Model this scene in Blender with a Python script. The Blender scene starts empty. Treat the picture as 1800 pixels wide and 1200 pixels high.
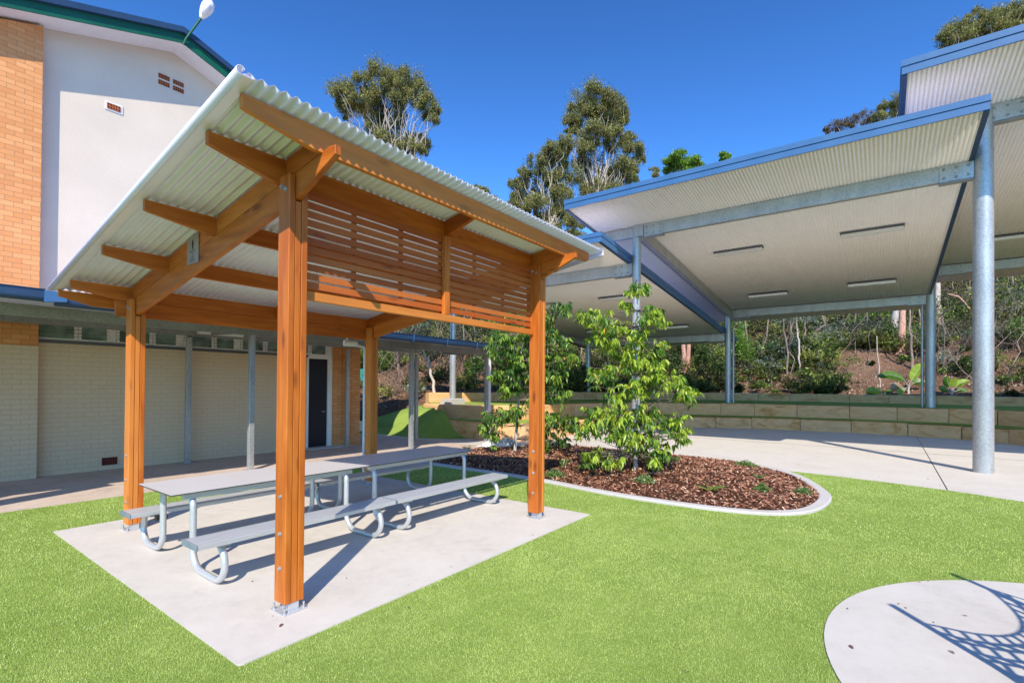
import bpy, math, random
import numpy as np
from mathutils import Vector, Matrix
random.seed(7); rng = np.random.default_rng(7)
sc = bpy.context.scene
R = math.radians
# ------------------------------------------------------------------ camera
cd = bpy.data.cameras.new('camera'); cam = bpy.data.objects.new('camera', cd); sc.collection.objects.link(cam)
sc.camera = cam
CP = Vector((-1.97673732, -3.56753134, 1.75))
yaw, pitch, roll = 0.6398, 0.00875, 0.0078
F = Vector((math.cos(yaw)*math.cos(pitch), math.sin(yaw)*math.cos(pitch), math.sin(pitch)))
Rt = Vector((math.sin(yaw), -math.cos(yaw), 0)); Up = Rt.cross(F)
R2 = Rt*math.cos(roll)+Up*math.sin(roll); U2 = -Rt*math.sin(roll)+Up*math.cos(roll)
M = Matrix((R2, U2, -F)).transposed().to_4x4(); M.translation = CP
cam.matrix_world = M
cd.sensor_width = 36; cd.sensor_fit = 'HORIZONTAL'; cd.lens = 36*872.864/1800
cd.shift_x = 0; cd.shift_y = 70.65/1800
cd.clip_start = 0.05; cd.clip_end = 2000
# ------------------------------------------------------------------ sky and sun
SUN_AZ, SUN_EL = 215.3, 42.6          # direction towards the sun, degrees from +X
w = bpy.data.worlds.new('World'); sc.world = w; w.use_nodes = True
nt = w.node_tree; bg = nt.nodes['Background']
sky = nt.nodes.new('ShaderNodeTexSky'); sky.sky_type = 'NISHITA'; sky.sun_disc = False
sky.sun_elevation = R(SUN_EL); sky.sun_rotation = R(90-SUN_AZ); sky.air_density = 1.0; sky.dust_density = 0.15; sky.ozone_density = 4.0
gm = nt.nodes.new('ShaderNodeGamma'); gm.inputs[1].default_value = 1.5; nt.links.new(sky.outputs[0], gm.inputs[0])
tn = nt.nodes.new('ShaderNodeMix'); tn.data_type = 'RGBA'; tn.blend_type = 'MULTIPLY'; tn.inputs[0].default_value = 1; tn.inputs[7].default_value = (.56, .86, 1.0, 1)
nt.links.new(gm.outputs[0], tn.inputs[6]); nt.links.new(tn.outputs[2], bg.inputs[0]); bg.inputs[1].default_value = 0.09
sl = bpy.data.lights.new('sun', 'SUN'); sl.energy = 4.5; sl.angle = R(0.5); sl.color = (1, .90, .76)
so = bpy.data.objects.new('sun', sl); sc.collection.objects.link(so)
sd = Vector((math.cos(R(SUN_AZ))*math.cos(R(SUN_EL)), math.sin(R(SUN_AZ))*math.cos(R(SUN_EL)), math.sin(R(SUN_EL))))
so.rotation_euler = sd.to_track_quat('Z', 'Y').to_euler(); so.location = (-10, -10, 20)
sc.view_settings.view_transform = 'Standard'; sc.view_settings.look = 'None'; sc.view_settings.gamma = 1
sc.view_settings.exposure = 0.53
sc.cycles.max_bounces = 6; sc.cycles.transparent_max_bounces = 6; sc.cycles.diffuse_bounces = 4

# ------------------------------------------------------------------ materials
def mat(name, col=(.5, .5, .5), rough=.6, metal=0.0, spec=.5):
    m = bpy.data.materials.new(name); m.use_nodes = True
    b = m.node_tree.nodes['Principled BSDF']
    b.inputs['Base Color'].default_value = (*col, 1); b.inputs['Roughness'].default_value = rough
    b.inputs['Metallic'].default_value = metal; b.inputs['Specular IOR Level'].default_value = spec
    return m, m.node_tree, b
def N(t, typ, **kw):
    n = t.nodes.new(typ)
    for k, v in kw.items():
        if k.startswith('i_'):
            key = k[2:]; key = int(key) if key.isdigit() else key.replace('_', ' ')
            n.inputs[key].default_value = v
        else: setattr(n, k, v)
    return n
def ramp(t, src, stops):
    r = t.nodes.new('ShaderNodeValToRGB'); e = r.color_ramp.elements
    while len(e) < len(stops): e.new(0.5)
    for i, (p, c) in enumerate(stops): e[i].position = p; e[i].color = (*c, 1)
    t.links.new(src, r.inputs[0]); return r.outputs[0]
def mixc(t, a, b, f, mode='MIX'):
    m = t.nodes.new('ShaderNodeMix'); m.data_type = 'RGBA'; m.blend_type = mode; m.clamp_result = False
    for s, v in ((m.inputs[0], f), (m.inputs[6], a), (m.inputs[7], b)):
        if hasattr(v, 'node'): t.links.new(v, s)
        elif isinstance(v, tuple): s.default_value = (*v, 1)
        else: s.default_value = v
    return m.outputs[2]
def math_(t, op, a, b=0.0, c=None):
    m = t.nodes.new('ShaderNodeMath'); m.operation = op
    for i, v in enumerate((a, b) + ((c,) if c is not None else ())):
        if hasattr(v, 'node'): t.links.new(v, m.inputs[i])
        else: m.inputs[i].default_value = v
    return m.outputs[0]
def coords(t, kind='Object', scale=(1, 1, 1), attr=None):
    if attr: s = N(t, 'ShaderNodeAttribute', attribute_name=attr).outputs['Vector']
    elif kind == 'Pos': s = N(t, 'ShaderNodeNewGeometry').outputs['Position']
    else: s = N(t, 'ShaderNodeTexCoord').outputs[kind]
    mp = N(t, 'ShaderNodeMapping'); mp.inputs['Scale'].default_value = scale
    t.links.new(s, mp.inputs[0]); return mp.outputs[0]
def noise(t, v, scale, detail=4, rough=.55, dist=0.0, out='Fac'):
    n = N(t, 'ShaderNodeTexNoise'); n.inputs['Scale'].default_value = scale; n.inputs['Detail'].default_value = detail
    n.inputs['Roughness'].default_value = rough; n.inputs['Distortion'].default_value = dist
    t.links.new(v, n.inputs['Vector']); return n.outputs[out]
def bump(t, b, h, strength=.3, dist=.01):
    n = N(t, 'ShaderNodeBump'); n.inputs['Strength'].default_value = strength; n.inputs['Distance'].default_value = dist
    t.links.new(h, n.inputs['Height']); t.links.new(n.outputs[0], b.inputs['Normal'])
MT = {}
def mottled(name, c0, c1, scale=3, rough=.7, metal=0, fine=60, bstr=.15, bdist=.004, c2=None, spec=.4):
    m, t, b = mat(name, c0, rough, metal, spec)
    v = coords(t, 'Pos'); n1 = noise(t, v, scale, 5, .6)
    st = [(.3, c0), (.7, c1)] if c2 is None else [(.25, c0), (.5, c1), (.75, c2)]
    col = ramp(t, n1, st)
    n2 = noise(t, v, fine, 3, .6)
    col = mixc(t, col, (.0, .0, .0), math_(t, 'MULTIPLY', math_(t, 'SUBTRACT', .62, n2), .35), 'MIX')
    t.links.new(col, b.inputs['Base Color'])
    bump(t, b, n2, bstr, bdist); MT[name] = m; return m
def setup_materials():
    # stained pine, grain runs along the x of attribute "tc"
    m, t, b = mat('stained_pine', rough=.48, spec=.35)
    v = coords(t, attr='tc', scale=(1, 1, 1))
    g1 = noise(t, coords(t, attr='tc', scale=(.7, 7, 7)), 2.6, 5, .55, .4)
    g2 = noise(t, coords(t, attr='tc', scale=(2.5, 70, 70)), 3.5, 3, .6)
    col = ramp(t, g1, [(.25, (.32, .064, .005)), (.5, (.50, .125, .012)), (.75, (.64, .20, .028))])
    col = mixc(t, col, (.16, .03, .004), math_(t, 'MULTIPLY', math_(t, 'SUBTRACT', g2, .5), .8))
    vo = N(t, 'ShaderNodeTexVoronoi'); vo.inputs['Scale'].default_value = 1.0; vo.inputs['Randomness'].default_value = 1
    t.links.new(coords(t, attr='tc', scale=(1.9, 5.5, 5.5)), vo.inputs['Vector'])
    k = ramp(t, vo.outputs['Distance'], [(.08, (1, 1, 1)), (.20, (0, 0, 0))])
    col = mixc(t, col, (.11, .022, .004), k)
    big = noise(t, v, .8, 2)
    col = mixc(t, col, (.62, .20, .032), math_(t, 'MULTIPLY', big, .28))
    tone = noise(t, coords(t, attr='tc', scale=(.12, .12, .12)), 1.0, 1)
    col = mixc(t, col, (.20, .04, .005), ramp(t, tone, [(.40, (.22, .22, .22)), (.50, (0, 0, 0))]))
    col = mixc(t, col, (.74, .30, .07), ramp(t, tone, [(.50, (0, 0, 0)), (.62, (.42, .42, .42))]))
    t.links.new(col, b.inputs['Base Color']); bump(t, b, g2, .15, .002); MT['pine'] = m
    m2 = m.copy(); m2.name = 'red_cedar'                                  # slats are a redder timber
    b2 = m2.node_tree.nodes['Principled BSDF']; t2 = m2.node_tree
    src = b2.inputs['Base Color'].links[0].from_socket
    t2.links.new(mixc(t2, src, (.32, .05, .012), .45), b2.inputs['Base Color']); MT['slat'] = m2
    # galvanised steel with spangle
    for nm, c0, c1, ro in (('galv', (.30, .31, .31), (.50, .51, .51), .36), ('galv_dark', (.22, .225, .215), (.33, .335, .325), .5)):
        m, t, b = mat(nm, rough=ro, metal=.45 if nm == 'galv' else .15)
        v = coords(t, 'Pos')
        vo = N(t, 'ShaderNodeTexVoronoi'); vo.inputs['Scale'].default_value = 55; t.links.new(v, vo.inputs['Vector'])
        n1 = noise(t, coords(t, 'Pos', (1, 1, .35)), 4, 4)
        f = math_(t, 'ADD', math_(t, 'MULTIPLY', N(t, 'ShaderNodeSeparateColor').outputs[0], 0), n1)
        sp = t.nodes.new('ShaderNodeSeparateColor'); t.links.new(vo.outputs['Color'], sp.inputs[0])
        f = math_(t, 'ADD', math_(t, 'MULTIPLY', sp.outputs[0], .35), math_(t, 'MULTIPLY', n1, .65))
        t.links.new(ramp(t, f, [(.25, c0), (.7, c1)]), b.inputs['Base Color'])
        t.links.new(math_(t, 'ADD', math_(t, 'MULTIPLY', sp.outputs[1], .14), ro-.05), b.inputs['Roughness']); MT[nm] = m
    m, t, b = mat('aluminium', (.62, .63, .64), .36, .5); n = noise(t, coords(t, 'Pos', (.5, 30, 30)), 8, 3)
    t.links.new(ramp(t, n, [(.3, (.50, .52, .54)), (.7, (.66, .67, .68))]), b.inputs['Base Color']); MT['alu'] = m
    mottled('endcap', (.16, .20, .23), (.22, .27, .30), 20, .5)
    MT['tabletop'] = mottled('table_laminate', (.56, .54, .54), (.60, .58, .58), 2, .35, fine=120, bstr=.02)
    mottled('laminate_edge', (.05, .05, .05), (.08, .075, .07), 8, .6)
    # zincalume roof sheet
    m, t, b = mat('zinc_sheet', rough=.40, metal=.25, spec=.5)
    n = noise(t, coords(t, 'Pos'), 5, 4); t.links.new(ramp(t, n, [(.3, (.76, .74, .96)), (.7, (.82, .80, .99))]), b.inputs['Base Color']); MT['zinc'] = m
    mottled('cream_soffit', (.88, .80, .70), (.92, .84, .74), 1.2, .5, fine=25, bstr=.02)
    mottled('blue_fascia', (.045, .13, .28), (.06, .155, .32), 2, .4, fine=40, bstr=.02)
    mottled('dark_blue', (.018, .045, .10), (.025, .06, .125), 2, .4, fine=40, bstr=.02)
    mottled('green_trim', (.005, .085, .048), (.008, .11, .062), 3, .4, fine=40, bstr=.02)
    mottled('teal_cloth', (.02, .22, .19), (.03, .28, .25), 3, .8)
    mottled('white_paint', (.82, .80, .77), (.88, .86, .83), 3, .45, fine=50, bstr=.03)
    mottled('soffit_white', (.70, .67, .64), (.77, .74, .71), 2, .6, fine=40, bstr=.03)
    mottled('render', (.66, .57, .46), (.72, .625, .51), 1.3, .9, fine=45, bstr=.3, bdist=.008)
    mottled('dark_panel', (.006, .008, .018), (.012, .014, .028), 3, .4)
    mottled('sill_grey', (.10, .10, .115), (.14, .14, .155), 5, .6)
    mottled('black_plastic', (.01, .01, .01), (.02, .02, .02), 5, .5)
    mottled('terracotta', (.30, .075, .025), (.44, .13, .045), 12, .85)
    mottled('terracotta_dark', (.12, .02, .012), (.18, .035, .02), 12, .85)
    mottled('vent_hole', (.02, .008, .005), (.04, .012, .008), 12, .9)
    # concrete
    for nm, c0, c1, c2 in (('slab', (.46, .43, .38), (.56, .525, .47), (.61, .58, .53)), ('court', (.48, .44, .39), (.55, .515, .46), (.59, .56, .51)),
                           ('path', (.43, .34, .27), (.52, .42, .345), (.58, .49, .41)), ('kerb', (.42, .40, .37), (.50, .48, .455), (.55, .53, .51)),
                           ('padc', (.46, .435, .39), (.54, .515, .47), (.59, .565, .52))):
        m, t, b = mat(nm, rough=.85, spec=.25); v = coords(t, 'Pos')
        n1 = noise(t, v, 1.1, 6, .65, .3); n2 = noise(t, v, 9, 6, .7); n3 = noise(t, v, 160, 2, .5)
        f = math_(t, 'ADD', math_(t, 'MULTIPLY', n1, .6), math_(t, 'MULTIPLY', n2, .4))
        col = ramp(t, f, [(.3, c0), (.5, c1), (.7, c2)])
        st = ramp(t, noise(t, coords(t, 'Pos', (1, 1, 1)), 3.2, 8, .75, 1.2), [(.60, (0, 0, 0)), (.72, (1, 1, 1))])
        col = mixc(t, col, (.36, .30, .26), math_(t, 'MULTIPLY', st, .30))
        sp = ramp(t, noise(t, v, 34, 4, .7), [(.70, (0, 0, 0)), (.76, (1, 1, 1))])
        col = mixc(t, col, (.16, .12, .10), math_(t, 'MULTIPLY', sp, .5))
        if nm == 'path':
            col = mixc(t, col, (.14, .09, .07), math_(t, 'MULTIPLY', ramp(t, noise(t, v, 1.7, 8, .8, 1.5), [(.5, (0, 0, 0)), (.75, (1, 1, 1))]), .45))
        t.links.new(mixc(t, col, (.2, .18, .17), math_(t, 'MULTIPLY', math_(t, 'SUBTRACT', .6, n3), .3)), b.inputs['Base Color'])
        bump(t, b, math_(t, 'ADD', n3, math_(t, 'MULTIPLY', n2, .6)), .18, .004); MT[nm] = m
    # turf base and blades
    m, t, b = mat('turf_base', rough=.9, spec=.1); v = coords(t, 'Pos')
    n = noise(t, v, 1.4, 5, .6); n2 = noise(t, v, 90, 3, .7)
    col = ramp(t, n, [(.3, (.24, .34, .065)), (.7, (.34, .45, .10))])
    t.links.new(mixc(t, col, (.13, .22, .035), ramp(t, n2, [(.4, (0, 0, 0)), (.7, (.8, .8, .8))])), b.inputs['Base Color'])
    bump(t, b, n2, .9, .02); MT['turf_base'] = m
    def leafmat(nm, trans=.35, rough=.45, spec=.4):
        m, t, b = mat(nm, rough=rough, spec=spec)
        a = N(t, 'ShaderNodeAttribute', attribute_name='col')
        t.links.new(a.outputs['Color'], b.inputs['Base Color'])
        tr = N(t, 'ShaderNodeBsdfTranslucent'); mx = N(t, 'ShaderNodeMixShader'); mx.inputs[0].default_value = trans
        tc = mixc(t, a.outputs['Color'], (1.5, 1.4, .5), 1.0, 'MULTIPLY'); t.links.new(tc, tr.inputs[0])
        t.links.new(b.outputs[0], mx.inputs[1]); t.links.new(tr.outputs[0], mx.inputs[2])
        t.links.new(mx.outputs[0], t.nodes['Material Output'].inputs[0]); MT[nm] = m
    leafmat('turf', .25, .7, .15); leafmat('leaf', .35, .38, .45); leafmat('gumleaf', .3, .5, .3); leafmat('chip', 0.0, .85, .2)
    # mulch base
    m, t, b = mat('mulch_base', rough=.95, spec=.1); v = coords(t, 'Pos'); n = noise(t, v, 45, 5, .7)
    t.links.new(ramp(t, n, [(.3, (.03, .014, .008)), (.55, (.10, .045, .025)), (.8, (.22, .11, .06))]), b.inputs['Base Color'])
    bump(t, b, n, 1, .03); MT['mulch_base'] = m
    # hillside
    m, t, b = mat('hill_soil', rough=.95, spec=.1); v = coords(t, 'Pos')
    n = noise(t, v, .5, 6, .65, .6); n2 = noise(t, v, 14, 6, .8)
    c = ramp(t, n, [(.3, (.20, .115, .07)), (.5, (.30, .18, .115)), (.7, (.38, .225, .15))])
    c = mixc(t, c, (.04, .025, .018), ramp(t, n2, [(.42, (0, 0, 0)), (.66, (1, 1, 1))]))
    c = mixc(t, c, (.38, .30, .22), ramp(t, noise(t, v, 22, 5, .8), [(.62, (0, 0, 0)), (.7, (.7, .7, .7))]))
    t.links.new(c, b.inputs['Base Color']); bump(t, b, n2, 1, .12); MT['soil'] = m
    # brick: vector = (x, z) from world position
    def brick(nm, c1, c2, mortar, msize, bw=.235, bh=.09, paint=None):
        m, t, b = mat(nm, rough=.85, spec=.2)
        g = N(t, 'ShaderNodeNewGeometry'); s = N(t, 'ShaderNodeSeparateXYZ'); t.links.new(g.outputs['Position'], s.inputs[0])
        cb = N(t, 'ShaderNodeCombineXYZ'); t.links.new(math_(t, 'ADD', s.outputs[0], s.outputs[1]), cb.inputs[0]); t.links.new(s.outputs[2], cb.inputs[1])
        br = N(t, 'ShaderNodeTexBrick'); t.links.new(cb.outputs[0], br.inputs['Vector'])
        br.inputs['Scale'].default_value = 1; br.inputs['Brick Width'].default_value = bw; br.inputs['Row Height'].default_value = bh
        br.inputs['Mortar Size'].default_value = msize; br.inputs['Mortar Smooth'].default_value = .3; br.inputs['Bias'].default_value = 0
        br.inputs['Color1'].default_value = (*c1, 1); br.inputs['Color2'].default_value = (*c2, 1); br.inputs['Mortar'].default_value = (*mortar, 1)
        v = coords(t, 'Pos'); n = noise(t, v, 1.5, 4); n2 = noise(t, v, 40, 4, .7)
        col = mixc(t, br.outputs['Color'], paint or (.36, .12, .03), math_(t, 'MULTIPLY', n, .35))
        col = mixc(t, col, (.05, .03, .02), math_(t, 'MULTIPLY', math_(t, 'SUBTRACT', n2, .5), .5))
        t.links.new(col, b.inputs['Base Color'])
        h = math_(t, 'SUBTRACT', math_(t, 'MULTIPLY', n2, .15), br.outputs['Fac']); bump(t, b, h, .6, .008); MT[nm] = m
    brick('orange_brick', (.84, .41, .17), (.72, .31, .115), (.46, .24, .12), .005)
    brick('painted_brick', (.70, .54, .36), (.68, .52, .345), (.52, .40, .26), .004, paint=(.68, .52, .345))
    # sandstone block: per object variation
    m, t, b = mat('sandstone', rough=.9, spec=.15); v = coords(t, 'Pos', (1, 1, 2.6))
    oi = N(t, 'ShaderNodeObjectInfo')
    va = N(t, 'ShaderNodeVectorMath', operation='ADD'); t.links.new(v, va.inputs[0])
    cx = N(t, 'ShaderNodeCombineXYZ'); t.links.new(math_(t, 'MULTIPLY', oi.outputs['Random'], 50), cx.inputs[2]); t.links.new(cx.outputs[0], va.inputs[1])
    n = noise(t, va.outputs[0], 1.1, 5, .6, 1.2); n2 = noise(t, v, 30, 4, .7)
    c = ramp(t, n, [(.28, (.46, .18, .04)), (.42, (.72, .385, .15)), (.58, (.84, .50, .24)), (.75, (.60, .26, .07))])
    c = mixc(t, c, (.72, .46, .26), math_(t, 'MULTIPLY', oi.outputs['Random'], .45))
    c = mixc(t, c, (.12, .08, .05), math_(t, 'MULTIPLY', math_(t, 'SUBTRACT', n2, .45), .7))
    t.links.new(c, b.inputs['Base Color']); bump(t, b, math_(t, 'ADD', n2, n), .7, .03); MT['stone'] = m
    # bark
    def bark(nm, cs, sc_=(3, 3, .6)):
        m, t, b = mat(nm, rough=.85, spec=.2); v = coords(t, 'Pos', sc_); n = noise(t, v, 4, 5, .7, .6)
        t.links.new(ramp(t, n, [(.3, cs[0]), (.5, cs[1]), (.7, cs[2])]), b.inputs['Base Color']); bump(t, b, n, .5, .03); MT[nm] = m
    bark('bark_pale', ((.28, .22, .18), (.48, .42, .36), (.62, .57, .50))); bark('bark_pink', ((.32, .15, .10), (.50, .27, .19), (.60, .42, .34)))
    bark('bark_dark', ((.03, .02, .015), (.07, .045, .03), (.13, .09, .06))); bark('bark_young', ((.30, .26, .22), (.5, .46, .42), (.62, .6, .56)), (20, 20, 8))
    bark('bark_twig', ((.14, .10, .08), (.25, .19, .15), (.38, .31, .26)))
    m, t, b = mat('louvre_glass', (.10, .16, .13), .12, 0, .8)
    n = noise(t, coords(t, 'Pos', (1.5, 1, 1.5)), 2, 2); t.links.new(ramp(t, n, [(.35, (.14, .21, .18)), (.62, (.36, .48, .40))]), b.inputs['Base Color']); MT['glass'] = m
    m, t, b = mat('plaque_metal', (.42, .40, .38), .4, .6); MT['plaque'] = m
    m, t, b = mat('diffuser', (.78, .78, .76), .4); MT['diffuser'] = m
setup_materials()

# ------------------------------------------------------------------ scene helpers
COL = sc.collection
ROOT = {}
def tag(o, label=None, cat=None, group=None, kind=None):
    if label: o['label'] = label
    if cat: o['category'] = cat
    if group: o['group'] = group
    if kind: o['kind'] = kind
    return o
def thing(name, loc, label, cat, group=None):
    o = bpy.data.objects.new(name, None); COL.objects.link(o); o.location = loc; o.empty_display_size = .2
    ROOT[o.name] = Vector(loc); return tag(o, label, cat, group)
def base(par):
    return ROOT[par.name] if par is not None else Vector((0, 0, 0))
class MB:
    """collects world-space geometry; build() links it as one mesh object under its parent"""
    def __init__(s): s.v = []; s.f = []; s.t = []; s.smooth = []
    def add(s, vs, fs, tc=None, smooth=False):
        n = len(s.v); s.v += [tuple(p) for p in vs]; s.f += [tuple(n+i for i in f) for f in fs]
        s.t += [tuple(p) for p in (tc if tc is not None else vs)]; s.smooth += [smooth]*len(fs)
        return s
    def box(s, a, b):
        (x0, y0, z0), (x1, y1, z1) = a, b
        x0, x1 = sorted((x0, x1)); y0, y1 = sorted((y0, y1)); z0, z1 = sorted((z0, z1))
        d = (x1-x0, y1-y0, z1-z0); ax = d.index(max(d)); vs = [(x, y, z) for x in (x0, x1) for y in (y0, y1) for z in (z0, z1)]
        o = (random.random()*50, random.random()*50, random.random()*50)
        od = [ax]+[i for i in (0, 1, 2) if i != ax]
        tc = [tuple(p[i]+o[k] for k, i in enumerate(od)) for p in vs]
        return s.add(vs, [(0, 1, 3, 2), (4, 6, 7, 5), (0, 4, 5, 1), (2, 3, 7, 6), (0, 2, 6, 4), (1, 5, 7, 3)], tc)
    def prism(s, prof, axis, a, b):
        """profile of (p,q) pairs in the plane normal to axis, extruded from a to b; tc runs along the longer direction"""
        n = len(prof); o = (random.random()*50, random.random()*50, random.random()*50); vs = []; tc = []
        ax = {'x': 0, 'y': 1, 'z': 2}[axis]; others = [i for i in (0, 1, 2) if i != ax]
        pw = max(p[0] for p in prof)-min(p[0] for p in prof); qw = max(p[1] for p in prof)-min(p[1] for p in prof)
        for e in (a, b):
            for p, q in prof:
                P = [0, 0, 0]; P[ax] = e; P[others[0]] = p; P[others[1]] = q; vs.append(tuple(P))
                if abs(b-a) >= max(pw, qw): tc.append((e+o[0], p+o[1], q+o[2]))
                elif pw >= qw: tc.append((p+o[0], q+o[1], e+o[2]))
                else: tc.append((q+o[0], p+o[1], e+o[2]))
        fs = [tuple(range(n))[::-1], tuple(range(n, 2*n))]+[(i, (i+1) % n, n+(i+1) % n, n+i) for i in range(n)]
        return s.add(vs, fs, tc)
    def beam(s, p0, p1, w, h, up=(0, 0, 1)):
        p0, p1 = Vector(p0), Vector(p1); d = (p1-p0); L = d.length; d.normalize(); u = Vector(up); r = d.cross(u).normalized(); u = r.cross(d)
        vs = []; tc = []; o = [random.random()*50 for _ in range(3)]
        for e, l in ((p0, 0), (p1, L)):
            for a, b in ((-1, -1), (1, -1), (1, 1), (-1, 1)):
                vs.append(tuple(e+r*a*w/2+u*b*h/2)); tc.append((l+o[0], a*w/2+o[1], b*h/2+o[2]))
        return s.add(vs, [(3, 2, 1, 0), (4, 5, 6, 7), (0, 1, 5, 4), (1, 2, 6, 5), (2, 3, 7, 6), (3, 0, 4, 7)], tc)
    def tube(s, pts, r, n=14, caps=True):
        pts = [Vector(p) for p in pts]; rs = r if isinstance(r, (list, tuple)) else [r]*len(pts); vs = []; fs = []
        t0 = (pts[1]-pts[0]).normalized(); a = Vector((0, 0, 1)) if abs(t0.z) < .9 else Vector((1, 0, 0)); u = t0.cross(a).normalized()
        for i, p in enumerate(pts):
            t = (pts[min(i+1, len(pts)-1)]-pts[max(i-1, 0)]).normalized(); u = (u-t*u.dot(t)).normalized(); w_ = t.cross(u)
            for k in range(n):
                an = 2*math.pi*k/n; vs.append(tuple(p+(u*math.cos(an)+w_*math.sin(an))*rs[i]))
        for i in range(len(pts)-1):
            for k in range(n): fs.append((i*n+k, i*n+(k+1) % n, (i+1)*n+(k+1) % n, (i+1)*n+k))
        s.add(vs, fs, None, True)
        if caps:
            s.add(vs[:n], [tuple(range(n))[::-1]]); s.add(vs[-n:], [tuple(range(n))])
        return s
    def cyl(s, c, r, z0, z1, n=24): return s.tube([(c[0], c[1], z0), (c[0], c[1], z1)], r, n)
    def bolt(s, p, axis, r=.012, h=.012):
        p = Vector(p); d = Vector(axis); s.tube([p, p+d*h*.3], r*1.5, 12); s.tube([p+d*h*.3, p+d*h], r, 6); return s
    def build(s, name, m, par=None, bevel=0, label=None):
        b0 = base(par); me = bpy.data.meshes.new(name)
        me.from_pydata([(x-b0.x, y-b0.y, z-b0.z) for x, y, z in s.v], [], s.f)
        at = me.attributes.new('tc', 'FLOAT_VECTOR', 'POINT'); at.data.foreach_set('vector', np.array(s.t, dtype=np.float32).ravel())
        me.polygons.foreach_set('use_smooth', s.smooth); me.materials.append(MT[m] if isinstance(m, str) else m); me.update()
        o = bpy.data.objects.new(name, me); COL.objects.link(o)
        if par is not None: o.parent = par
        ROOT[o.name] = b0
        if bevel:
            bv = o.modifiers.new('bevel', 'BEVEL'); bv.width = bevel; bv.segments = 1; bv.limit_method = 'ANGLE'
        if label: o['label'] = label
        return o
def np_mesh(name, V, Fq, m, par=None, col=None, smooth=False):
    """V (n,3), Fq (k,3 or 4) arrays, world space; col per face rgb"""
    b0 = base(par); me = bpy.data.meshes.new(name); k = Fq.shape[1]
    me.vertices.add(len(V)); me.vertices.foreach_set('co', (V-np.array(b0)).astype(np.float32).ravel())
    me.loops.add(Fq.size); me.loops.foreach_set('vertex_index', Fq.astype(np.int32).ravel())
    me.polygons.add(len(Fq)); me.polygons.foreach_set('loop_start', np.arange(0, Fq.size, k, dtype=np.int32))
    me.polygons.foreach_set('use_smooth', np.full(len(Fq), smooth))
    me.update(calc_edges=True)
    if col is not None:
        at = me.attributes.new('col', 'FLOAT_COLOR', 'FACE'); c4 = np.ones((len(Fq), 4), np.float32); c4[:, :3] = col; at.data.foreach_set('color', c4.ravel())
    me.materials.append(MT[m]); o = bpy.data.objects.new(name, me); COL.objects.link(o)
    if par is not None: o.parent = par
    ROOT[o.name] = b0; return o
def copy_tree(o, par=None, shift=None, label=None):
    c = o.copy(); COL.objects.link(c)
    if par is not None: c.parent = par
    if shift is not None: c.location = o.location+Vector(shift)
    if label: c['label'] = label
    for ch in o.children: copy_tree(ch, c)
    return c
def corrugated(O, U, V, lu, lv, pitch=.076, amp=.008, seg=8, nv=2):
    """wavy sheet: waves repeat along U, ribs run along V"""
    O, U, V = Vector(O), Vector(U).normalized(), Vector(V).normalized(); Nn = U.cross(V)
    n = int(lu/pitch*seg); vs = []; fs = []
    for j in range(nv):
        for i in range(n+1):
            a = lu*i/n; vs.append(tuple(O+U*a+V*(lv*j/(nv-1))+Nn*(amp*math.cos(2*math.pi*a/pitch))))
    for j in range(nv-1):
        for i in range(n): k = j*(n+1)+i; fs.append((k, k+1, k+n+2, k+n+1))
    mb = MB(); mb.add(vs, fs, None, True); return mb
def solid(o, th=.0012):
    md = o.modifiers.new('thickness', 'SOLIDIFY'); md.thickness = th; md.offset = 0; return o
def smooth01(x): x = np.clip(x, 0, 1); return x*x*(3-2*x)
def gz(x, y):
    """ground level: flat, with a slight dip towards the left end of the stone terraces"""
    return -.12*float(smooth01((x-8.6)/2.0)*smooth01((y-3.2)/2.5)*(1-smooth01((x-13)/3.0)))
def inpoly(px, py, poly):
    inside = np.zeros(px.shape, bool); n = len(poly); j = n-1
    for i in range(n):
        xi, yi = poly[i]; xj, yj = poly[j]
        c = ((yi > py) != (yj > py)) & (px < (xj-xi)*(py-yi)/((yj-yi) or 1e-9)+xi); inside ^= c; j = i
    return inside
def smoothline(pts, n=6, closed=False):
    out = []; L = len(pts)
    rngi = range(L if closed else L-1)
    for i in rngi:
        p0, p1, p2, p3 = [Vector((*(pts[(i+k) % L] if closed else pts[min(max(i+k, 0), L-1)]), 0)) for k in (-1, 0, 1, 2)]
        for k in range(n):
            t = k/n; q = .5*((2*p1)+(-p0+p2)*t+(2*p0-5*p1+4*p2-p3)*t*t+(-p0+3*p1-3*p2+p3)*t**3); out.append((q.x, q.y))
    if not closed: out.append(tuple(pts[-1]))
    return out
FOC = 872.864; A0 = np.array(CP); AR = np.array(R2); AU = np.array(U2); AF = np.array(F)
def at(x, y, d):
    """survey point seen at (x, y) of the 1800 x 1200 photograph at d metres distance"""
    return A0+d*(AF+(x-900)/FOC*AR+(670.65-y)/FOC*AU)
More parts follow.
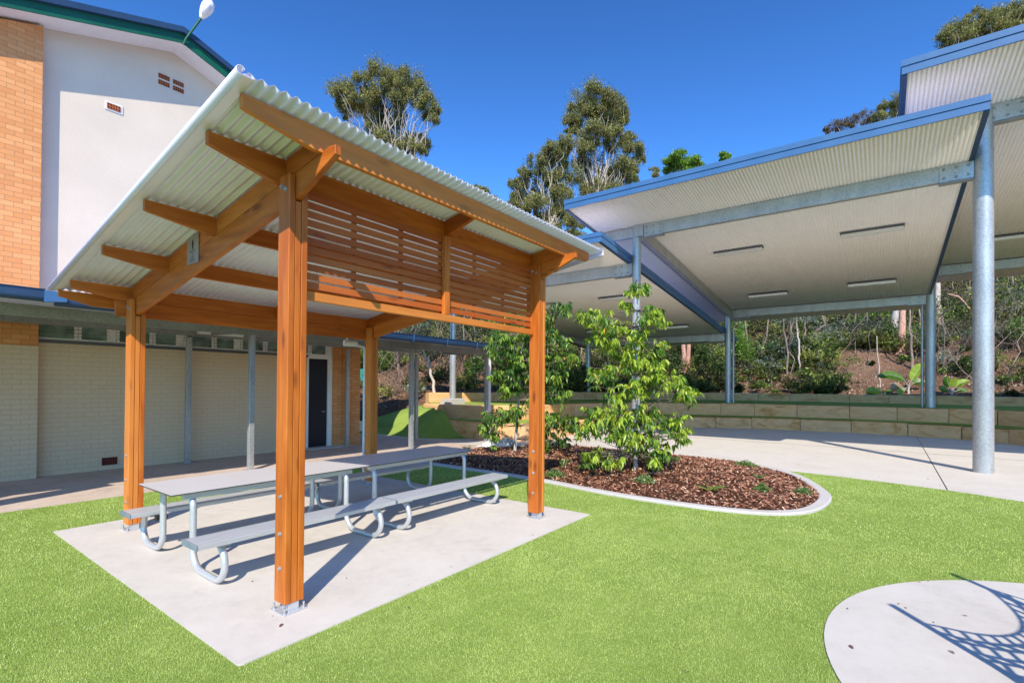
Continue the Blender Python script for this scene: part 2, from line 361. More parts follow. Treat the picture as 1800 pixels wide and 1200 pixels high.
# ------------------------------------------------------------------ ground surfaces
def flat(name, poly, z, m, kind='structure', th=None):
    n = len(poly); mb = MB()
    if th: mb.prism([(p[0], p[1]) for p in poly], 'z', z-th, z)
    else: mb.add([(x, y, z) for x, y in poly], [tuple(range(n))])
    o = mb.build(name, m); return tag(o, kind=kind)
def sheet(name, x0, x1, y0, y1, dz, m, step=.5):
    nx = int((x1-x0)/step)+1; ny = int((y1-y0)/step)+1; xs = np.linspace(x0, x1, nx); ys = np.linspace(y0, y1, ny)
    vs = [(x, y, gz(x, y)+dz) for y in ys for x in xs]
    fs = [(j*nx+i, j*nx+i+1, (j+1)*nx+i+1, (j+1)*nx+i) for j in range(ny-1) for i in range(nx-1)]
    mb = MB(); mb.add(vs, fs, None, True); return tag(mb.build(name, m), kind='structure')
W1 = [(11.5, 10.6), (11.3, 9.6), (11.15, 8.2), (11.3, 7.0), (11.9, 6.1), (13.0, 5.7), (14.7, 5.8), (16.6, 5.75), (18.6, 4.75), (20.2, 3.25), (21.0, 1.7), (21.5, .2), (21.8, -1.5), (21.9, -3.3), (21.7, -5.1), (21.2, -6.3), (20.2, -7.3), (18.8, -8.3), (17, -9.2)]
W2 = [(11.9, 11.2), (11.75, 10.0), (11.9, 8.5), (12.5, 7.4), (13.6, 6.95), (15, 6.85), (17.0, 6.8), (19.3, 5.8), (21.1, 4.1), (22.0, 2.3), (22.55, .6), (22.9, -1.3), (23.0, -3.3), (22.8, -5.5), (22.2, -7.2), (20.9, -8.4), (19.3, -9.4), (17.4, -10.4)]
W3 = [(12.7, 11.7), (14.2, 11.1), (16, 10.7), (18.5, 10.4), (21, 10.0), (23.5, 9.2), (26, 7.2), (27.8, 4.5), (28.7, 1.5), (29, -1.5), (29, -4.5), (28.6, -7.5), (27.5, -10), (25.5, -12), (22.5, -13.5), (19, -14.5)]
S1, S2, S3 = smoothline(W1), smoothline(W2), smoothline(W3)
# the sheet reaching the horizon and the hill that climbs behind the terraces
_P3 = [(p.x, p.y) for p in [Vector(v) for v in S3]]
def _off(line, w_):
    o = []
    for i, p in enumerate(line):
        a = Vector(line[max(i-1, 0)]); b = Vector(line[min(i+1, len(line)-1)]); d = (b-a).normalized(); o.append((p[0]-d.y*w_, p[1]+d.x*w_))
    return o
_O3 = _off(_P3, .43)[::3]
HP = np.array([(9, 60), (6.5, 34), (8.5, 22), (11.0, 14.5)]+_O3+[(14, -15.5), (6, -17), (-4, -22), (-10, -60)]); HZ = np.array([0, 0, 0, .35]+[1.36]*len(_O3)+[1.2, 1.0, .5, .2])
def hill_arr(X, Y):
    X = np.asarray(X, float); Y = np.asarray(Y, float); best = np.full(X.shape, 1e9); z0 = np.zeros(X.shape); side = np.zeros(X.shape)
    for i in range(len(HP)-1):
        a, b = HP[i], HP[i+1]; d = b-a; t = np.clip(((X-a[0])*d[0]+(Y-a[1])*d[1])/(d@d), 0, 1)
        ds = np.hypot(X-a[0]-t*d[0], Y-a[1]-t*d[1]); cr = d[0]*(Y-a[1])-d[1]*(X-a[0]); m = ds < best-1e-6
        best = np.where(m, ds, best); z0 = np.where(m, HZ[i]+(HZ[i+1]-HZ[i])*t, z0); side = np.where(m, cr, side)
    k = np.clip((best-.8)/4, 0, 1)
    ns = k*(.35*np.sin(X*.7+1.3*np.sin(Y*.31))+.3*np.sin(Y*.9+X*.23)+.12*np.sin(X*2.3+Y*1.9))
    out = side > 0
    return np.where(out, np.minimum(z0+.30*np.maximum(best-1.2, 0), 22+.04*best)+ns, np.where((best < .5) & (z0 > 1.3), .9, -.35)), out
def hz(x, y): return float(hill_arr(np.array([x]), np.array([y]))[0][0])
def hz_out(x, y):
    z, o = hill_arr(np.array([x]), np.array([y])); return float(z[0]), bool(o[0])
def build_terrain():
    rads = [0, 3]+list(np.linspace(8, 20, 25))+list(np.linspace(20.3, 36, 53))+list(np.linspace(37, 60, 24))+[66, 75, 90, 110, 140, 200, 400, 1200]
    az = np.concatenate([np.linspace(yaw-R(52), yaw+R(52), 330), np.linspace(yaw+R(52), yaw+R(308), 90)[1:-1]]); na = len(az)
    XX = np.array([[A0[0]+r*math.cos(a) for a in az] for r in rads]); YY = np.array([[A0[1]+r*math.sin(a) for a in az] for r in rads])
    Z, O = hill_arr(XX, YY); vs = np.stack([XX, YY, Z], -1).reshape(-1, 3).tolist()
    fs = [(j*na+i, (j+1)*na+i, (j+1)*na+(i+1) % na, j*na+(i+1) % na) for j in range(len(rads)-1) for i in range(na)]
    mb = MB(); mb.add(vs, fs, None, True); tag(mb.build('hillside', 'soil'), kind='structure')
build_terrain()
sheet('concrete_court', 5.2, 23.2, -14, 11.8, 0.0, 'court')
sheet('footpath', -9, 9.4, 5.5, 14.0, .004, 'path')
LAWN = [(-9, -12), (-9, 5.8), (6.3, 5.75), (6.5, 0), (9.0, -2.0), (9.95, -1.6), (9.85, -1.84), (9.69, -3.13), (9.34, -4.51), (8.95, -5.34), (8.2, -7.2), (6.5, -12)]
LAWN = LAWN[:6]+smoothline(LAWN[6:], 5)
flat('lawn', LAWN, .020, 'turf_base', th=.05)
SLAB = [(-.518, -.40), (4.05, -.418), (4.05, 4.116), (-.518, 4.116)]
def slab():
    r = .03; c = (-.518, -.418); pts = [(c[0], c[1]+r), (c[0]+r*.3, c[1]+r*.3), (c[0]+r, c[1]), (4.05, -.418), (4.05, 4.116), (-.518, 4.116)]
    flat('concrete_slab', pts, .03, 'slab', th=.12)
slab()
PADC, PADR = (2.3, -5.42), 2.18
flat('round_concrete_pad', [(PADC[0]+PADR*math.cos(a), PADC[1]+PADR*math.sin(a)) for a in np.linspace(0, 2*math.pi, 97)[:-1]], .03, 'padc', th=.12)
# control joints cut in the court
mb = MB(); mb.beam((22.2, -4.62, .004), (9.36, -4.49, .004), .012, .004)
mb.beam((16.0, 5.4, .004), (15.3, -13, .004), .006, .003); tag(mb.build('court_joint', 'black_plastic'), kind='structure')

# planting bed
KERB = [(5.7, 5.75), (5.66, 4.9), (5.63, 4.0), (5.62, 3.0), (5.60, 2.05), (5.52, 1.2), (5.37, .4), (5.28, -.4), (5.29, -1.26), (5.39, -2.0), (5.66, -2.52), (6.15, -2.83), (6.98, -2.95), (7.75, -2.86), (8.92, -2.45), (9.60, -2.03), (10.05, -1.5)]
BACK = [(10.45, -.8), (10.62, .44), (10.55, 1.9), (10.7, 3.4), (10.45, 4.5), (9.6, 5.0), (8.5, 5.3), (7, 5.7)]
KO = smoothline(KERB, 6)
def inset(line, w_):
    o = []
    for i, p in enumerate(line):
        a = Vector(line[max(i-1, 0)]); b = Vector(line[min(i+1, len(line)-1)]); d = (b-a).normalized(); o.append((p[0]-d.y*w_, p[1]+d.x*w_))
    return o
def bed():
    KI = inset(KO, .17); n = len(KO); vs = []; fs = []
    prof = [(0, -.03), (0, .045), (.02, .06), (.15, .06), (.17, .05), (.17, -.03)]
    lines = [inset(KO, a) for a, _ in prof]
    for i in range(n):
        for k, (a, z) in enumerate(prof): vs.append((*lines[k][i], z))
    m = len(prof)
    for i in range(n-1):
        for k in range(m-1): fs.append((i*m+k, (i+1)*m+k, (i+1)*m+k+1, i*m+k+1))
    fs += [tuple(range(m)), tuple((n-1)*m+k for k in range(m))[::-1]]
    mb = MB(); mb.add(vs, fs); o = mb.build('garden_kerb', 'kerb')
    tag(o, 'pale concrete kerb curving round the bark mulch garden bed', 'kerb')
    poly = KI+BACK; cx, cy = 7.9, .9; vs = [(cx, cy, .16)]; rings = 8; P = len(poly)
    for r in range(1, rings+1):
        f = r/rings
        for x, y in poly:
            X = cx+(x-cx)*f; Y = cy+(y-cy)*f; vs.append((X, Y, .035+.11*(1-f**2)+.018*math.sin(X*7+Y*3)*math.sin(Y*6)*(1-f**4)+gz(X, Y)*f))
    fs = [(0, 1+i, 1+(i+1) % P) for i in range(P)]
    for r in range(rings-1):
        for i in range(P): a = 1+r*P+i; b = 1+r*P+(i+1) % P; fs.append((a, a+P, b+P, b))
    mb = MB(); mb.add(vs, fs, None, True); tag(mb.build('mulch_bed', 'mulch_base'), kind='structure')
    # wood chips
    n = 26000; px = rng.uniform(5.3, 10.8, n*2); py = rng.uniform(-3, 5.8, n*2); ok = inpoly(px, py, poly); px, py = px[ok][:n], py[ok][:n]; n = len(px)
    # height from centre distance
    def fz(x, y):
        a = np.arctan2(y-cy, x-cx); pa = np.array([math.atan2(q[1]-cy, q[0]-cx) for q in poly]); pr = np.array([math.hypot(q[0]-cx, q[1]-cy) for q in poly]); o = np.argsort(pa)
        f = np.clip(np.hypot(x-cx, y-cy)/np.interp(a, pa[o], pr[o], period=2*math.pi), 0, 1); return .035+.11*(1-f**2)+.018*np.sin(x*7+y*3)*np.sin(y*6)*(1-f**4)
    z = fz(px, py)+rng.uniform(.0, .022, n)
    L = rng.uniform(.012, .045, n); Wd = rng.uniform(.004, .012, n); an = rng.uniform(0, 2*math.pi, n); tl = rng.normal(0, .35, n)
    d = np.stack([np.cos(an)*np.cos(tl), np.sin(an)*np.cos(tl), np.sin(tl)], 1); s_ = np.stack([-np.sin(an), np.cos(an), rng.normal(0, .5, n)], 1); s_ /= np.linalg.norm(s_, axis=1)[:, None]
    c = np.stack([px, py, z], 1); V = np.stack([c-d*L[:, None]-s_*Wd[:, None], c+d*L[:, None]-s_*Wd[:, None], c+d*L[:, None]*.8+s_*Wd[:, None], c-d*L[:, None]+s_*Wd[:, None]], 1).reshape(-1, 3)
    pal = np.array([(.22, .09, .055), (.36, .165, .10), (.50, .28, .18), (.66, .47, .33), (.11, .05, .035)]); col = pal[rng.choice(5, n, p=[.30, .32, .20, .06, .12])]*rng.uniform(.7, 1.3, (n, 1))
    o = np_mesh('mulch_chips', V, np.arange(n*4).reshape(-1, 4), 'chip', col=col); tag(o, 'reddish brown bark chips covering the garden bed', 'mulch', kind='stuff')
    return poly, fz
BED, bedz = bed()

# turf blades
def turf():
    out = []
    KP = KO+[(10.6, -.8), (10.6, 5), (6, 5.8)]
    for (r0, r1, dens, hgt, wd) in ((2.4, 4.2, 15000, .017, .0018), (4.2, 7.0, 7500, .018, .0026), (7.0, 14.5, 2400, .018, .0045)):
        a0, a1 = yaw-R(48.5), yaw+R(48.5); area = (a1-a0)/2*(r1*r1-r0*r0); n = int(area*dens)
        r = np.sqrt(rng.uniform(r0*r0, r1*r1, n)); a = rng.uniform(a0, a1, n); x = A0[0]+r*np.cos(a); y = A0[1]+r*np.sin(a)
        ok = inpoly(x, y, LAWN) & ~inpoly(x, y, KP) & ~((x > -.522) & (x < 4.054) & (y > -.422) & (y < 4.12)) & (np.hypot(x-PADC[0], y-PADC[1]) > PADR+.004)
        x, y = x[ok], y[ok]; n = len(x); out.append((x, y, np.full(n, hgt)*rng.uniform(.6, 1.1, n), np.full(n, wd)*rng.uniform(.7, 1.3, n)))
    x, y, h, wd = [np.concatenate(q) for q in zip(*out)]; n = len(x)
    a = rng.uniform(0, 2*math.pi, n); ln = rng.uniform(.0, .6, n)*h; la = rng.uniform(0, 2*math.pi, n)+.0
    b = np.stack([x, y, np.full(n, .0185)], 1); s_ = np.stack([np.cos(a), np.sin(a), np.zeros(n)], 1)*wd[:, None]
    tip = b+np.stack([np.cos(la)*ln, np.sin(la)*ln, h], 1)
    V = np.stack([b-s_, b+s_, tip], 1).reshape(-1, 3)
    pt = .5+.25*np.sin(x*3.1+2*np.sin(y*1.7))*np.sin(y*2.7+1.5*np.sin(x*1.3))+.25*np.sin(x*9+3*np.sin(y*5.3))*np.sin(y*8+2*np.sin(x*4.1)); pt = pt*.5+rng.uniform(0, .5, n)
    c0 = np.array((.22, .35, .055)); c1 = np.array((.60, .70, .26)); col = c0+(c1-c0)*pt[:, None]
    st = rng.uniform(0, 1, n) < .07; col[st] = (.60, .64, .32); col *= rng.uniform(.88, 1.12, (n, 1))
    tag(np_mesh('turf_blades', V, np.arange(n*3).reshape(-1, 3), 'turf', col=col), 'short bright green synthetic turf pile over the lawn', 'turf', kind='stuff')
turf()

# ------------------------------------------------------------------ sandstone terraces
def block_wall(name, line, z0, z1, depth, label, blen=1.62, gfun=None):
    # line: front face polyline; blocks laid end to end behind it (outwards)
    pts = [Vector(p) for p in line]; L = [0]
    for a, b in zip(pts, pts[1:]): L.append(L[-1]+(b-a).length)
    def pos(s_):
        for i in range(len(L)-1):
            if s_ <= L[i+1] or i == len(L)-2:
                t = (s_-L[i])/(L[i+1]-L[i]); return pts[i].lerp(pts[i+1], t)
    root = thing(name, (pts[0].x, pts[0].y, z0), label, 'retaining wall', 'sandstone terrace walls round the court')
    s_ = 0; tot = L[-1]
    while s_ < tot-.2:
        l = min(blen*random.uniform(.8, 1.2), tot-s_); a = pos(s_+.008); b = pos(s_+l-.008); d = (b-a).normalized(); nrm = Vector((-d.y, d.x))
        if True:
            j = random.uniform(-.015, .015); a2 = a+nrm*j; b2 = b+nrm*(j+random.uniform(-.01, .01)); zb = z0+(min(gz(a.x, a.y), gz(b.x, b.y)) if z0 < .1 else 0)-.05; zt = z1+random.uniform(-.012, .012)
            nx = 5; nz = 3; vs = []; fs = []
            ring = []
            for k in range(nx+1):
                p = a2.lerp(b2, k/nx)
                e = .02 if k in (0, nx) else 0
                prof = [(e+.006, zb), (e+random.uniform(-.008, .008), zb+(zt-zb)*.35), (e+random.uniform(-.008, .008), zb+(zt-zb)*.7), (e+.004, zt-.03), (.035+e, zt+random.uniform(-.006, .004)), (depth, zt), (depth, zb)]
                for q, z in prof: vs.append((p.x+nrm.x*q, p.y+nrm.y*q, z))
            m_ = 7
            for k in range(nx):
                for q in range(m_-1): fs.append((k*m_+q, (k+1)*m_+q, (k+1)*m_+q+1, k*m_+q+1))
            fs += [tuple(range(m_)), tuple(nx*m_+q for q in range(m_))[::-1]]
            mb = MB(); mb.add(vs, fs); mb.build('block', 'stone', root)
        s_ += l
    return root
block_wall('sandstone_wall', S1, 0, .45, .42, 'lowest sandstone block wall, standing on the edge of the concrete court')
block_wall('sandstone_wall', S2, .47, 1.02, .42, 'middle sandstone block wall, between the lower and upper turf treads')
block_wall('sandstone_wall', S3, .95, 1.45, .42, 'uppermost sandstone block wall at the foot of the bush hillside')
def tread(A, B, off, z, name):
    n = 70
    def res(Ln):
        P = [Vector(p) for p in Ln]; L = [0]
        for a, b in zip(P, P[1:]): L.append(L[-1]+(b-a).length)
        o = []
        for k in range(n+1):
            s_ = L[-1]*k/n; i = max(j for j in range(len(L)) if L[j] <= s_+1e-9); i = min(i, len(P)-2); t = (s_-L[i])/(L[i+1]-L[i]); o.append(P[i].lerp(P[i+1], t))
        return o
    a = res(inset(A, off)); b = res(inset(B, .05)); vs = [(p.x, p.y, z[0]) for p in a]+[(p.x, p.y, z[1]) for p in b]
    fs = [(i, i+1, n+2+i, n+1+i) for i in range(n)]; mb = MB(); mb.add(vs, fs); tag(mb.build(name, 'turf_base'), kind='structure')
tread(S1, S2, .40, (.455, .50), 'turf_terrace'); tread(S2, S3, .40, (1.02, 1.04), 'turf_terrace')
# grassed batter at the left end of the terraces
def mound():
    nx, ny = 60, 70; xs = np.linspace(7.5, 14.5, nx); ys = np.linspace(6.3, 19, ny); vs = []
    a = np.array((12.15, 8.3)); b = np.array((12.6, 12.6))
    for y in ys:
        for x in xs:
            fx = float(smooth01((x-9.75-.9*max(0, 1-(y-7.9)/1.6))/(2.3))); fy = float(smooth01((y-7.75)/2.1))*float(1-smooth01((y-10.4)/6.0))
            z = 1.06*fx*fy; ins = (x > np.interp(y, [6, 7.0, 8.2, 9.6, 10.6, 12], [12.5, 11.45, 11.3, 11.45, 11.6, 12.2]))
            if y < 12.2 and ins: z = min(z, .46 if x < np.interp(y, [7, 8.5, 10, 11.2], [13, 12.0, 11.9, 12.0]) else 1.0)
            vs.append((x, y, z-.03+gz(x, y)*(z < .3)))
    fs = [(j*nx+i, j*nx+i+1, (j+1)*nx+i+1, (j+1)*nx+i) for j in range(ny-1) for i in range(nx-1)]
    mb = MB(); mb.add(vs, fs, None, True); tag(mb.build('grass_bank', 'turf_base'), kind='structure')
mound()

# ------------------------------------------------------------------ timber picnic shelter
Lx, Wy, S = 3.396, 3.446, .153
ZT = lambda y: 3.535-.176*y            # underside of the roof sheet
def shelter():
    T = thing('picnic_shelter', (1.7, 1.8, .03), 'orange stained timber picnic shelter with corrugated roof and slatted screen on a concrete slab', 'shelter')
    lam = S/3
    for (px, py) in ((0, 0), (Lx, 0), (0, Wy), (Lx, Wy)):
        zt = ZT(py+S/2)-.175; zc = zt-.20
        mb = MB()
        for k in range(3):
            top = zc if k == 1 else zt-.005; g = .002
            mb.box((px+k*lam+(g if k else 0), py+(.004 if k == 1 else 0), .10), (px+(k+1)*lam-(g if k < 2 else 0), py+S-(.004 if k == 1 else 0), top))
        post = mb.build('post', 'pine', T, bevel=.004)
        bp = MB(); bp.box((px-.02, py-.02, .03), (px+S+.02, py+S+.02, .04)); bp.box((px+.05, py+.02, .04), (px+.058, py+S-.02, .11)); bp.box((px+.095, py+.02, .04), (px+.103, py+S-.02, .11)); bp.box((px+.035, py+.012, .04), (px+.12, py+.02, .10))
        pl = bp.build('base_plate', 'alu', post, bevel=.002)
        for dx in (.0, S):
            for dy in (.0, S):
                b_ = MB(); b_.cyl((px+dx, py+dy), .014, .04, .052, 6); b_.cyl((px+dx, py+dy), .008, .052, .085, 8); b_.build('anchor_bolt', 'galv', pl)
        for z, y in ((.36, .075), (.62, .075), (.90, .075), (zt-.12, .05), (zt-.09, .11)): MB().bolt((px, py+y, z), (-1, 0, 0)).build('bolt', 'galv', post)
    # sloping rafters in the slot of the posts, with upper packers between the purlins
    PY = [-.345, .15, 1.35, 2.47, 3.60, 4.0]; pt = .045
    for px in (0, Lx):
        x0, x1 = px+lam+.002, px+2*lam-.002
        top = lambda y: ZT(y)-.172; bot = lambda y: ZT(y)-.375
        prof = [(-.43, top(-.43)), (-.50, top(-.5)-.02), (-.50, top(-.5)-.085), (.0, bot(0)), (3.60, bot(3.6)), (4.02, top(4.02)-.09), (4.02, top(4.02))]
        mb = MB(); mb.prism(prof, 'x', x0, x1); mb.build('rafter', 'pine', T, bevel=.003)
        for a, b in zip(PY, PY[1:]):
            ya, yb = a+pt+.002, b-.002; mb = MB(); mb.prism([(ya, ZT(ya)-.17), (yb, ZT(yb)-.17), (yb, ZT(yb)-.012), (ya, ZT(ya)-.012)], 'x', x0+.001, x1-.001); mb.build('blocking', 'pine', T)
    # purlins: tapered ends
    xl, xr = -.505, 4.10
    for i, y in enumerate(PY):
        z = min(ZT(y), ZT(y+pt))-.010; d = .20 if i == 1 else .165; e = .085
        prof = [(xl, z), (xl, z-e), (xl+.04, z-e-.01), (-.02 if i else -.02, z-d), (Lx+S+.02, z-d), (xr-.04, z-e-.03), (xr, z-e), (xr, z)]
        if i == 5: prof = [(xl-.02, z), (xl-.02, z-.07), (xl+.3, z-.15), (Lx+S+.1, z-.15), (xr, z-e), (xr, z)]
        mb = MB(); mb.prism(prof, 'y', y, y+pt); mb.build('purlin', 'pine', T, bevel=.003)
    mb = MB(); mb.box((-.10, 3.603, 2.535), (Lx+S+.10, 3.645, 2.715)); mb.build('tie_beam', 'pine', T, bevel=.003)
    for ya, yb in ((-.345+pt, .148), (3.2, 3.598)):     # mid-span outriggers
        mb = MB(); mb.prism([(ya, ZT(ya)-.015), (yb, ZT(yb)-.015), (yb, ZT(yb)-.19), (ya, ZT(ya)-.12)], 'x', 1.80, 1.845); mb.build('blocking', 'pine', T)
    # slatted screen
    mb = MB(); mb.box((S+.002, .085, 2.42), (Lx-.002, .13, 2.49)); mb.build('bottom_rail', 'pine', T, bevel=.003)
    mb = MB(); mb.box((1.745, .085, 2.492), (1.825, .128, 3.318)); mb.build('stud', 'pine', T, bevel=.003)
    for bx0, bx1 in ((S+.004, 1.80), (1.81, Lx-.004)):
        for k in range(11):
            z = 2.525+k*.0715; mb = MB(); mb.box((bx0, .131, z), (bx1, .149, z+.053)); mb.build('slat', 'slat', T)
    for bx in (S+.004, .66, 1.19, 1.72, 1.80, 2.27, 2.80, Lx-.05):
        mb = MB(); mb.box((bx, .150, 2.495), (bx+.045, .168, 3.30)); mb.build('batten', 'slat', T)
    # roof sheet
    y0, y1 = -.475, 4.08; sl_ = math.atan(.176); zoff = .014
    lv = (y1-y0)/math.cos(sl_)
    o = corrugated((-.56, y1, ZT(y1)+zoff), (1, 0, 0), (0, -math.cos(sl_), math.sin(sl_)), 4.82, lv, .076, .0125, 10, 6).build('roof_sheet', 'zinc', T); solid(o)
    # rolled barge flashings along the two sloping edges
    for side, xb in ((-1, -.60), (1, 4.26)):
        mb = MB(); pts = []
        def P(x, dz, y): return (x, y, ZT(y)+dz)
        prof = [(xb+side*-.10, -.012), (xb+side*-.10, -.006), (xb+side*.02, -.012), (xb+side*.035, -.02)] if side < 0 else [(xb-.02, .018), (xb-.02, .024), (xb+.03, .02)]
        th = .004
        a = [(x, dz) for x, dz in prof]
        if side < 0:
            # soffit return
            pf = [(-.500, -.008), (-.500, .006), (-.505, .006), (-.509, -.004), (-.565, -.004), (-.565, -.009)]
            n = len(pf); vs = [P(x, dz, y) for y in (y0-.005, y1) for x, dz in pf]
            mb.add(vs, [tuple(range(n)), tuple(range(n, 2*n))[::-1]]+[(i, n+i, n+(i+1) % n, (i+1) % n) for i in range(n)])
            cx, cz, r = -.580, .012, .028
            n = 18; vs = [P(cx+rr*math.cos(t), cz+rr*math.sin(t), y) for y in (y0-.01, y1) for rr in (r, r-.003) for t in np.linspace(math.pi*.15, math.pi*1.75, n)]
            fs = []
            for i in range(n-1): fs += [(i, i+1, 2*n+i+1, 2*n+i), (n+i, 3*n+i, 3*n+i+1, n+i+1), (i, n+i, n+i+1, i+1), (2*n+i, 2*n+i+1, 3*n+i+1, 3*n+i)]
            mb.add(vs, fs, None, True)
        else:
            pf = [(4.16, .026), (4.16, .030), (4.275, .030), (4.275, -.055), (4.245, -.055), (4.245, -.051), (4.271, -.051), (4.271, .026)]
            n = len(pf); vs = [P(x, dz, y) for y in (y0-.005, y1) for x, dz in pf]
            mb.add(vs, [tuple(range(n))[::-1], tuple(range(n, 2*n))]+[(i, (i+1) % n, n+(i+1) % n, n+i) for i in range(n)])
        mb.build('barge_flashing', 'zinc', T)
    # rear gutter and downpipe
    mb = MB(); pf = [(4.05, 2.745), (4.05, 2.81), (4.053, 2.81), (4.053, 2.748), (4.145, 2.748), (4.145, 2.81), (4.15, 2.81), (4.15, 2.745)]
    mb.prism(pf, 'x', -.40, 4.2); g_ = mb.build('gutter', 'white_paint', T)
    mb = MB(); mb.tube([(3.38, 4.10, 2.746), (3.38, 4.10, 2.55), (3.42, 4.07, 2.47), (3.55, 4.0, 2.45), (3.64, 3.97, 2.43), (3.655, 3.965, 2.36), (3.655, 3.965, .03)], .024, 14)
    mb.tube([(3.30, 4.08, 2.49), (3.52, 4.02, 2.49)], .055, 16); mb.build('downpipe', 'white_paint', T)
    # small dedication plate on the rafter
    mb = MB(); x = lam-.003; mb.box((x-.002, 1.72, 2.925), (x, 1.99, 3.20)); p = mb.build('plaque', 'plaque', T)
    mb = MB(); xx = x-.0035
    mb.add([(xx, 1.855+.018*math.cos(a)*(1-.3*math.sin(a)), 3.125+.035*math.sin(a)) for a in np.linspace(0, 2*math.pi, 14)[:-1]], [tuple(range(13))])
    mb.add([(xx, 1.855+.018*math.cos(a), 3.08+.014*math.sin(a)) for a in np.linspace(0, 2*math.pi, 14)[:-1]], [tuple(range(13))])
    for z, w_ in ((3.05, .075), (3.03, .04), (3.005, .02), (2.985, .03), (2.965, .045), (2.95, .05)): mb.add([(xx, 1.855-w_, z), (xx, 1.855+w_, z), (xx, 1.855+w_, z+.006), (xx, 1.855-w_, z+.006)], [(0, 1, 2, 3)])
    mb.build('engraving', 'black_plastic', p)
shelter()

# ------------------------------------------------------------------ picnic settings
def arc(c, r, a0, a1, n):
    return [(c[0]+r*math.cos(a), c[1]+r*math.sin(a)) for a in np.linspace(R(a0), R(a1), n)]
def picnic(x0, x1, label):
    T = thing('picnic_table', ((x0+x1)/2, 1.9, .03), label, 'picnic table', 'two aluminium picnic settings end to end')
    tt = MB(); tt.box((x0, 1.477, .747), (x1, 2.30, .7575)); top = tt.build('table_top', 'laminate_edge', T)
    t2 = MB(); t2.box((x0+.001, 1.478, .7575), (x1-.001, 2.299, .7595)); t2.build('laminate_surface', 'table_laminate', top)
    fx = (x0+.20, x1-.20)
    for y in (1.53, 1.86, 2.20):
        mb = MB(); mb.box((x0+.12, y, .690), (x1-.12, y+.055, .746)); mb.build('support_rail', 'alu', T, bevel=.003)
    # benches: two hollow planks with ribs
    for (ya, yb, sgn) in ((.852, 1.140, -1), (2.422, 2.694, 1)):
        mid = (ya+yb)/2; mb = MB()
        prof = []
        n = 26; zt = .443
        prof += [(ya, .400), (ya-.000, zt-.008), (ya+.008, zt)]
        for k in range(1, n):
            y = ya+.008+(yb-ya-.016)*k/n
            big = abs(y-mid) < .006 or abs(y-(ya+(mid-ya)*.5)) < .006 or abs(y-(yb-(yb-mid)*.5)) < .006
            prof.append((y, zt-(.013 if big else (.0015 if k % 2 else 0))))
        prof += [(yb-.008, zt), (yb, zt-.008), (yb, .400)]
        mb.prism(prof, 'x', x0-.02, x1+.0); st = mb.build('bench_seat', 'alu', T)
        for xa, xb in ((x0-.036, x0-.019), (x1-.001, x1+.006)):
            mb = MB(); mb.prism([(ya-.002, .398), (ya-.002, .440), (ya+.006, .4455), (yb-.006, .4455), (yb+.002, .440), (yb+.002, .398)], 'x', xa, xb); mb.build('end_cap', 'endcap', st, bevel=.003)
        for f_ in fx:
            mb = MB(); mb.box((f_-.05, mid-.11, .378), (f_+.05, mid+.12, .3995)); mb.build('seat_bracket', 'galv', T)
    for f_ in fx:
        for sgn, yv, yo in ((-1, 1.53, .885), (1, 2.25, 2.79)):
            # path in (y,z): under the top, down, along the slab, curl up and back beneath the seat
            r = .0285; q = []
            q += [(yv-sgn*.16, .715), (yv-sgn*.10, .71)]+[(yv-sgn*.10+sgn*.10*math.sin(a), .61+.10*math.cos(a)) for a in np.linspace(.25, math.pi/2, 5)]
            q += [(yv, .45), (yv, .28)]
            rb = .19; q += [(yv+sgn*(rb-rb*math.cos(a)), .25-(.25-.062)*math.sin(a)) for a in np.linspace(.2, math.pi/2, 7)]
            yc = yo-sgn*.165
            if abs(yc-(yv+sgn*rb)) > .05: q += [((yc+yv+sgn*rb)/2, .060)]
            q += [(yc+sgn*.165*math.sin(a), .222-.162*math.cos(a)) for a in np.linspace(.0, math.pi, 12)]
            q += [(yc-sgn*.05, .383)]
            q2 = [q[0]]
            for p in q[1:]:
                if math.hypot(p[0]-q2[-1][0], p[1]-q2[-1][1]) > .01: q2.append(p)
            q2 = [tuple(v) for v in smoothline(q2, 3)]
            mb = MB(); mb.tube([(f_, y, z) for y, z in q2], r, 18); mb.build('leg', 'alu', T)
            MB().bolt((f_+.04, yo-sgn*.16, .378), (0, 0, -1), .008, .02).build('bolt', 'galv_dark', T)
picnic(-.241, 1.795, 'aluminium picnic table nearest the big shelter post, its pale top in full sun')
picnic(1.803, 3.870, 'aluminium picnic table beside the garden bed, its top mostly in shade')
mb = MB(); mb.tube([(-.06, 2.40, .37), (.04, 2.40, .37)], .03, 12); tag(mb.build('cable_stub', 'black_plastic'), 'short black round plug under the rear bench seat', 'plug')

